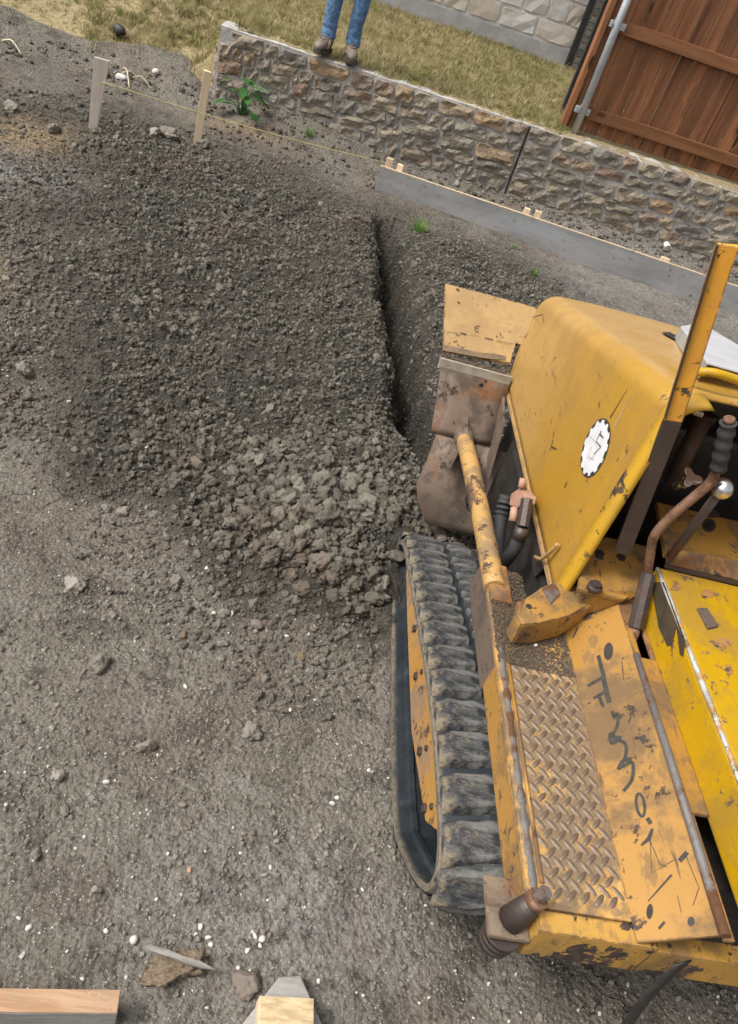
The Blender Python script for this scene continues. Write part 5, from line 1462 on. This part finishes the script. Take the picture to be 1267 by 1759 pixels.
strokes('scratches', [([(1078, 668), (1048, 718)], [.002, .006]), ([(915, 545), (932, 540), (934, 555)], .003), ([(910, 700), (905, 730)], .0012), ([(950, 755), (945, 775)], .005), ([(948, 768), (956, 772)], .006), ([(952, 740), (950, 752)], .004), ([(960, 715), (964, 705)], .002), ([(1052, 850), (1045, 865)], .003), ([(974, 828), (970, 838)], .006), ([(1030, 690), (1029, 700)], .004)], M['smear'], hood, nh, onhood)
strokes('scratches', [([(1084, 678), (1054, 735)], [.006, .016])], M['tan'], hood, nh, onhood, .0004)
# latch on the lower rear corner of the hood
lt = tube('latch', spline([onhood(925, 958) + nh * .01, onhood(940, 963) + nh * .02, onhood(950, 956) + nh * .018, onhood(966, 936) + nh * .012], 5), .005, M['tan'], hood, 8)
# hood-top fittings
htn = Vector((0, 1.118 - 0.862, HYF - HYR)).normalized(); ht0 = Vector((1.2, HYR, 1.118))
def onhtop(px, py, off): return atplane(px, py, ht0 + htn * off, htn)
ap = slab('cover_plate', [onhtop(x, y, .045) for x, y in ((1168, 563), (1203, 557), (1300, 616), (1300, 650), (1214, 626))], htn * .005, M['alu'], mach, 0.0015)
slab('cover_flange', [onhtop(1168, 563, .0445), onhtop(1214, 626, .0445), onhtop(1214, 626, .0445) - Vector((0, 0, .035)), onhtop(1168, 563, .0445) - Vector((0, 0, .035))], (.004, .002, 0), M['galv'], ap, 0.001)
cyl('cover_bolt', onhtop(1192, 567, .050), onhtop(1192, 567, .057), .010, M['dsteel'], ap, 8)
slab('top_slot', [onhtop(x, y, .0135) for x, y in ((1136, 571), (1150, 571), (1172, 583), (1160, 584))], htn * .001, M['deep'], hood)
tube('hand_rail', spline([aty(1192, 640, 1.42), aty(1225, 640, 1.40), aty(1275, 656, 1.40), aty(1330, 680, 1.40)], 6), .0090, M['yellow'], mach, 12)

# --- engine bay seen through the open rear and under the hood
eng = box2('engine_block', (.98, 1.72, .48), (1.58, 2.25, .86), M['deep'], mach, 0.02)
box2('engine_head', (1.02, 1.80, .8605), (1.52, 2.15, .93), M['deep'], eng, 0.02)
for k in range(6): cyl('engine_bolt', (1.05 + k * .085, 1.78, .861), (1.05 + k * .085, 1.78, .89), .012, M['dsteel'], eng, 8)
box2('bay_floor', (.79, 1.292, .472), (1.71, 1.60, .484), M['deep'], mach, 0.002)
box2('bay_wall', (.805, 1.62, .20), (.815, 2.30, .53), M['deep'], mach, 0.002)
cyl('intake_pipe', aty(1212, 712, 1.62), aty(1152, 830, 1.58), .022, M['dsteel'], mach, 14)
# dash panel with holes, worn sill
dpz = .725
dash = slab('dash_panel', [atz(1128, 862, dpz), Vector((1.70, 1.575, dpz)), Vector((1.70, 1.372, dpz)), atz(1142, 952, dpz)], (0, 0, -.012), M['orange'], mach, 0.002)
upz = Vector((0, 0, 1))
def ondash(px, py): return atz(px, py, dpz)
hole('hole', 1217, 903, 12, 12, 0, dash, upz, ondash, M['dsteel'], .001); hole('hole', 1216, 903, 7.5, 8.5, 0, dash, upz, ondash, M['deep'], .0016)
hole('hole', 1222, 883, 14, 7, .15, dash, upz, ondash, M['dsteel'], .001); hole('hole', 1213, 882, 5, 4.5, .15, dash, upz, ondash, M['deep'], .0016)
slab('sill', [atz(1150, 940, .74), Vector((1.66, 1.40, .745)), Vector((1.66, 1.332, .718)), atz(1146, 968, .716)], (0, .004, -.010), M['rusty'], mach, 0.002)
box2('sill_edge', (.955, 1.325, .7015), (1.56, 1.333, .712), M['dsteel'], mach, 0.001)
# bulkhead plate with bolts
bk = slab('bulkhead', [atz(992, 1012, .625), atz(1003, 950, .640), atz(1040, 922, .650), atz(1110, 938, .660), atz(1112, 1008, .630), atz(1072, 1030, .618)], (0, 0, -.010), M['orange'], mach, 0.002)
for (x, y) in ((1028, 953), (1064, 960), (1023, 1006)):
    p = atz(x, y, .640); cyl('bolt', p + Vector((0, 0, -.012)), p + Vector((0, 0, .008)), .0125, M['dsteel'], bk, 6, False)
    cyl('washer', p + Vector((0, 0, -.012)), p + Vector((0, 0, .001)), .017, M['dsteel'], bk, 14)
box2('bulkhead_web', (.80, 1.295, .485), (.93, 1.305, .612), M['rusty'], mach, 0.002)
# rolled bracket under the rear corner of the hood
bq = [(884, 1052), (900, 1030), (928, 1008), (952, 998), (992, 1004), (1042, 1030), (975, 1058), (925, 1070), (894, 1072)]
br = slab('rolled_bracket', [atz(x, y, .578) for x, y in bq], (0.004, 0, -.072), M['orange'], mach, 0.010)
slab('bracket_cap', [atz(x, y, .5785) for x, y in ((930, 1012), (952, 1001), (962, 1022), (945, 1038))], (0, 0, .003), M['steel'], br, 0.001)
p_ = atz(908, 1042, .5785); cyl('bracket_slot', p_, p_ + Vector((0, 0, .002)), .007, M['deep'], br, 12)
box2('bracket_foot', (.66, 1.222, .5005), (.74, 1.30, .530), M['rusty'], mach, 0.006)

# --- push blade, flange, shelf
def by(z): return float(np.interp(z, [.09, .115, .25, .41, .57], [2.045, 2.055, 2.11, 2.185, 2.325]))
rowsB = [(.105, .600), (.13, .580), (.17, .548), (.225, .528), (.30, .540), (.385, .547), (.392, .526), (.41, .5245), (.47, .519), (.53, .513), (.565, .510)]
v = []; f = []; cols = [0, .25, .5, .75, 1]
for (z, xl) in rowsB:
    xr = 1.90 if z < .39 else .752
    for c_ in cols: v.append((xl + (xr - xl) * c_, by(z), z))
for j in range(len(rowsB) - 1):
    if j == 5: continue
    for k in range(4): f.append((j * 5 + k, j * 5 + k + 1, (j + 1) * 5 + k + 1, (j + 1) * 5 + k))
b5 = [v[5 * 5 + k] for k in range(5)]
blade = mesh_obj('blade', v, f, M['blade'], mach, True); so = blade.modifiers.new('solid', 'SOLIDIFY'); so.thickness = .010; so.offset = 0
# short web that joins lower and upper plate
slab('blade_web', [(.5285, by(.392), .3925), (.750, by(.392), .3925), (.750, by(.385), .3845), (.549, by(.385), .3845)], (0, .004, 0), M['blade'], mach)
fl = slab('flange', [(.500, 2.318, .5665), (.752, 2.318, .5665), (.752, 2.362, .5665), (.502, 2.362, .5665)], (0, 0, .012), M['steel'], mach, 0.002)
slab('flange_lip', [(.4995, 2.310, .552), (.7525, 2.310, .552), (.7525, 2.310, .590), (.4995, 2.310, .590)], (0, .007, 0), M['lip'], mach, 0.0015)
sh = slab('spoil_shelf', [(.510, 2.368, .596), (.742, 2.368, .612), (.752, 2.44, .655), (1.72, 2.44, .655), (1.74, 2.585, .760), (.480, 2.580, .735)], (0, .003, -.012), M['tan'], mach, 0.0015)
shn = (Vector((.742, 2.368, .612)) - Vector((.480, 2.580, .735))).cross(Vector((.510, 2.368, .596)) - Vector((.480, 2.580, .735))).normalized()
if shn.z < 0: shn = -shn
def onshelf(px, py): return atplane(px, py, Vector((.510, 2.368, .596)), shn)
strokes('scratches', [([(768, 570), (785, 573)], .0018), ([(790, 572), (800, 575)], [.004, .007]), ([(806, 576), (822, 578)], .0014), ([(832, 581), (846, 584)], .004), ([(852, 586), (878, 591)], .0022), ([(783, 497), (788, 499)], .009), ([(785, 519), (789, 521)], .007), ([(858, 572), (860, 578)], .004), ([(778, 588), (784, 586)], .004)], M['smear'], sh, shn, onshelf, .003)
gr = [(763, 603), (762, 594), (780, 596), (800, 601), (822, 606), (846, 608), (868, 612), (868, 619), (840, 617), (800, 610)]
mesh_obj('grime_band', [onshelf(*p_) + shn * .0028 for p_ in gr], [tuple(range(len(gr)))], M['smear2'], sh)
for (x, y, r_) in ((826, 661, .007), (812, 711, .007), (834, 655, .004)):
    p_ = aty(x, y, by(.5) - .004); cyl('blade_hole', p_ + Vector((0, -.004, 0)), p_ + Vector((0, .003, 0)), r_, M['deep'], blade, 12)
g1 = slab('gusset', [(.735, by(.52) - .006, .53), (.735, by(.36) - .006, .36), (.735, by(.36) - .10, .33), (.735, by(.52) - .12, .50)], (.010, 0, 0), M['blade'], mach, 0.002)
# push arm
ar = [aty(796, 752, 2.165), atx(808, 800, .622), atx(830, 905, .622), atx(850, 1012, .622)]
arm = tube('push_arm', spline(ar, 5), [.027] * 16, M['arm'], mach, 18)
p = ar[0]
slab('arm_bracket', [(p.x - .045, by(.40) - .006, .33), (p.x - .012, by(.45) - .006, .455), (p.x - .012, by(.45) - .075, .435), (p.x - .040, by(.34) - .085, .335)], (.014, 0, .004), M['blade'], mach, 0.002)
tube('arm_boss', [p + Vector((0, .03, 0)), p + Vector((0, -.035, .004))], [.034, .032], M['blade'], arm, 18)
box2('arm_foot', (.602, 1.30, .4885), (.655, 1.43, .515), M['rusty'], mach, 0.004)
wr_ = []
c_ = atx(818, 862, .622)
for k in range(40):
    a = k * .55; wr_.append(c_ + Vector((.0295 * math.cos(a), (k - 20) * .0012, .0295 * math.sin(a))))
tube('tie_wire', wr_, .0016, M['black'], arm, 5)

# --- hydraulic valve and hoses in the gap
def gp(px, py, x=.70): return atx(px, py, x)
vb = slab('valve_body', [gp(877, 848), gp(892, 838), gp(901, 850), gp(898, 862), gp(888, 872), gp(874, 868)], (.035, 0, 0), M['pink'], mach, 0.004)
cyl('valve_stem', gp(895, 838), gp(899, 822), .010, M['pink'], vb, 10); cyl('valve_stem', gp(884, 872), gp(880, 896), .011, M['pink'], vb, 10)
tube('hydraulic_hose', spline([gp(870, 852), gp(862, 880), gp(855, 920), gp(852, 970), gp(850, 1010)], 6), .020, M['hose'], mach, 12)
for k in range(4):
    q = gp(868 - k * 3, 862 + k * 9); q2 = gp(867 - k * 3, 867 + k * 9); tube('hose_rib', [q, q2], .0225, M['hose'], mach, 12)
cyl('hose_fitting', gp(905, 858), gp(897, 905), .017, M['dsteel'], mach, 8, False)
cyl('hose_fitting', gp(897, 906), gp(890, 927), .0185, M['dsteel'], mach, 12)
tube('hydraulic_hose', spline([gp(892, 920), gp(882, 945), gp(866, 965), gp(850, 985)], 6), .0175, M['hose'], mach, 12)
slab('bay_plate', [gp(903, 925, .765), gp(935, 925, .765), gp(942, 965, .765), gp(918, 992, .765)], (.006, 0, 0), M['dsteel'], mach, 0.001)

# --- levers
lb_ = [atx(1062, 946, .845), aty(1110, 850, 1.318), aty(1166, 690, 1.312), aty(1248, 418, 1.30)]
def bar(name, a, b, w, t, mat, par, nrm_):
    d = (b - a).normalized(); s_ = d.cross(nrm_).normalized(); n2 = s_.cross(d).normalized()
    v = []
    for p in (a, b):
        v += [p - s_ * w / 2 - n2 * t / 2, p + s_ * w / 2 - n2 * t / 2, p + s_ * w / 2 + n2 * t / 2, p - s_ * w / 2 + n2 * t / 2]
    return mesh_obj(name, v, [(0, 1, 2, 3), (7, 6, 5, 4)] + [(i, (i + 1) % 4, 4 + (i + 1) % 4, 4 + i) for i in range(4)], mat, par, False, 0.002)
a0 = aty(1068, 948, 1.330); a1 = aty(1155, 722, 1.312); a2 = aty(1249, 420, 1.300)
lv = bar('control_lever', a0, a1, .036, .012, M['dsteel'], mach, Vector((.25, 1, .1)))
bar('lever_handle', a1 + (a2 - a1).normalized() * .0005, a2, .036, .0125, M['lever'], lv, Vector((.25, 1, .1)))
ed = Vector((-.0185, -.004, 0)); bar('lever_edge', a1 + (a2 - a1) * .01 + ed, a2 - (a2 - a1) * .01 + ed, .004, .0135, M['dsteel'], lv, Vector((.25, 1, .1)))
def yp(px, py, y): return aty(px, py, y)
sl0 = Vector((.908, 1.165, .560)); sl1 = atx(1112, 972, .905)
rodb = [atx(1086, 1092, .905), atx(1094, 1060, .905)]
cyl('lever_sleeve', atx(1091, 1078, .905), atx(1113, 985, .905), .0175, M['dsteel'], mach, 8, False)
yy = atx(1113, 985, .905).y
tube('lever_root', [atx(1080, 1112, .905), atx(1091, 1078, .905)], .013, M['rsteel'], mach, 10)
rod = tube('shift_rod', spline([yp(1112, 990, yy), yp(1117, 950, yy), yp(1124, 920, yy), yp(1150, 890, yy), yp(1190, 855, yy), yp(1220, 828, yy), yp(1233, 800, yy)], 5), .0105, M['rsteel'], mach, 10)
gr_ = [yp(1233 + (1251 - 1233) * k / 16, 806 - (806 - 726) * k / 16, yy) for k in range(17)]
tube('rubber_grip', gr_, [.0155 + (.002 if k % 4 < 2 else -.001) for k in range(17)], M['hose'], rod, 12)
tube('grip_tip', [gr_[-1], yp(1253, 718, yy)], .011, M['rsteel'], rod, 10)
# second rod with ball knob, star knob
tube('knob_rod', [yp(1150, 958, yy + .03), yp(1238, 842, yy + .02)], .010, M['blade'], mach, 10)
bm = bmesh.new(); bmesh.ops.create_uvsphere(bm, u_segments=20, v_segments=12, radius=.0235)
kc = yp(1240, 839, yy + .015); vv = [q.co + kc for q in bm.verts]; ff = [[w.index for w in q.verts] for q in bm.faces]; bm.free()
mesh_obj('ball_knob', vv, ff, M['chrome'], mach, True)
kc = yp(1181, 824, 1.42); P = []
for k in range(30):
    a = 2 * math.pi * k / 30; r_ = .020 + .009 * math.cos(3 * a); P.append(kc + Vector((r_ * math.cos(a), r_ * math.sin(a) * .8, r_ * math.sin(a) * .5)))
kn = slab('star_knob', P, (0, -.008, .013), M['chrome'], mach, 0.002)
cyl('knob_stem', kc, kc + Vector((-.008, .014, -.035)), .009, M['chrome'], kn, 10)
# coil spring under the hood's rear edge
sp0 = yp(1190, 706, 1.40); sp1 = yp(1206, 712, 1.40)
tube('spring', [sp0.lerp(sp1, k / 40) + Vector((0, .006 * math.cos(k * .95), .007 * math.sin(k * .95))) for k in range(41)], .0016, M['chrome'], mach, 5)

# --- crumbs of soil on the machine
def crumbs(name, n, xr, yr, zf, smin, smax, label, mat_coll):
    x = rng.uniform(*xr, n); y = rng.uniform(*yr, n); s = smin + (smax - smin) * rng.random(n) ** 3
    z = np.array([zf(a, b) for a, b in zip(x, y)]) + s * .4
    scatter(name, np.stack([x, y, z], -1), s, rand_rot(n), mat_coll, label, 'soil')
M['dust'] = m_simple('tan_dust', (0.075, 0.056, 0.038), (0.18, 0.135, 0.09), 3, 0.95, 0.5, 0.2)
dusts = variants('dust_shape', 4, M['dust'], lambda i: rock_mesh('dust', i + 61, 2, 0.5, 0.8))
crumbs('step_soil', 4200, (.603, .70), (1.12, 1.42), lambda a, b: .5005 + .012 * max(0, 1 - abs(a - .64) / .06) * (1 if b > 1.2 else .3), .0010, .0034, 'tan soil crumbs heaped on the front of the step', dusts)
crumbs('step_soil', 2400, (.66, .785), (1.12, 1.30), lambda a, b: .5005, .0010, .0035, 'thin soil crumbs on the step beside the sloping panel', dusts)
crumbs('flange_soil', 900, (.505, .735), (2.322, 2.360), lambda a, b: .580, .0018, .006, 'soil crumbs lying on the flange of the push blade', dusts)
for i, (x, y, s_) in enumerate(((916, 1093, 11), (919, 1110, 12))):
    c_ = atz(x, y, .5015); me = rock_mesh('white_pebble', 520 + i, 2, .25, .7); me.materials.append(M['white_pebble'])
    o = bpy.data.objects.new('white_pebble', me); COL.objects.link(o); r_ = s_ * .5 / 900; o.scale = (r_, r_, r_); o.location = c_ + Vector((0, 0, r_ * .6))
    tag(o, ('upper' if i == 0 else 'lower') + ' white crumb of stone lying on the step of the machine', 'pebble', 'white pebbles on the step')

# ------------------------------------------------------------------ render settings
scene.render.engine = 'CYCLES'
scene.cycles.use_denoising = True
scene.cycles.max_bounces = 6
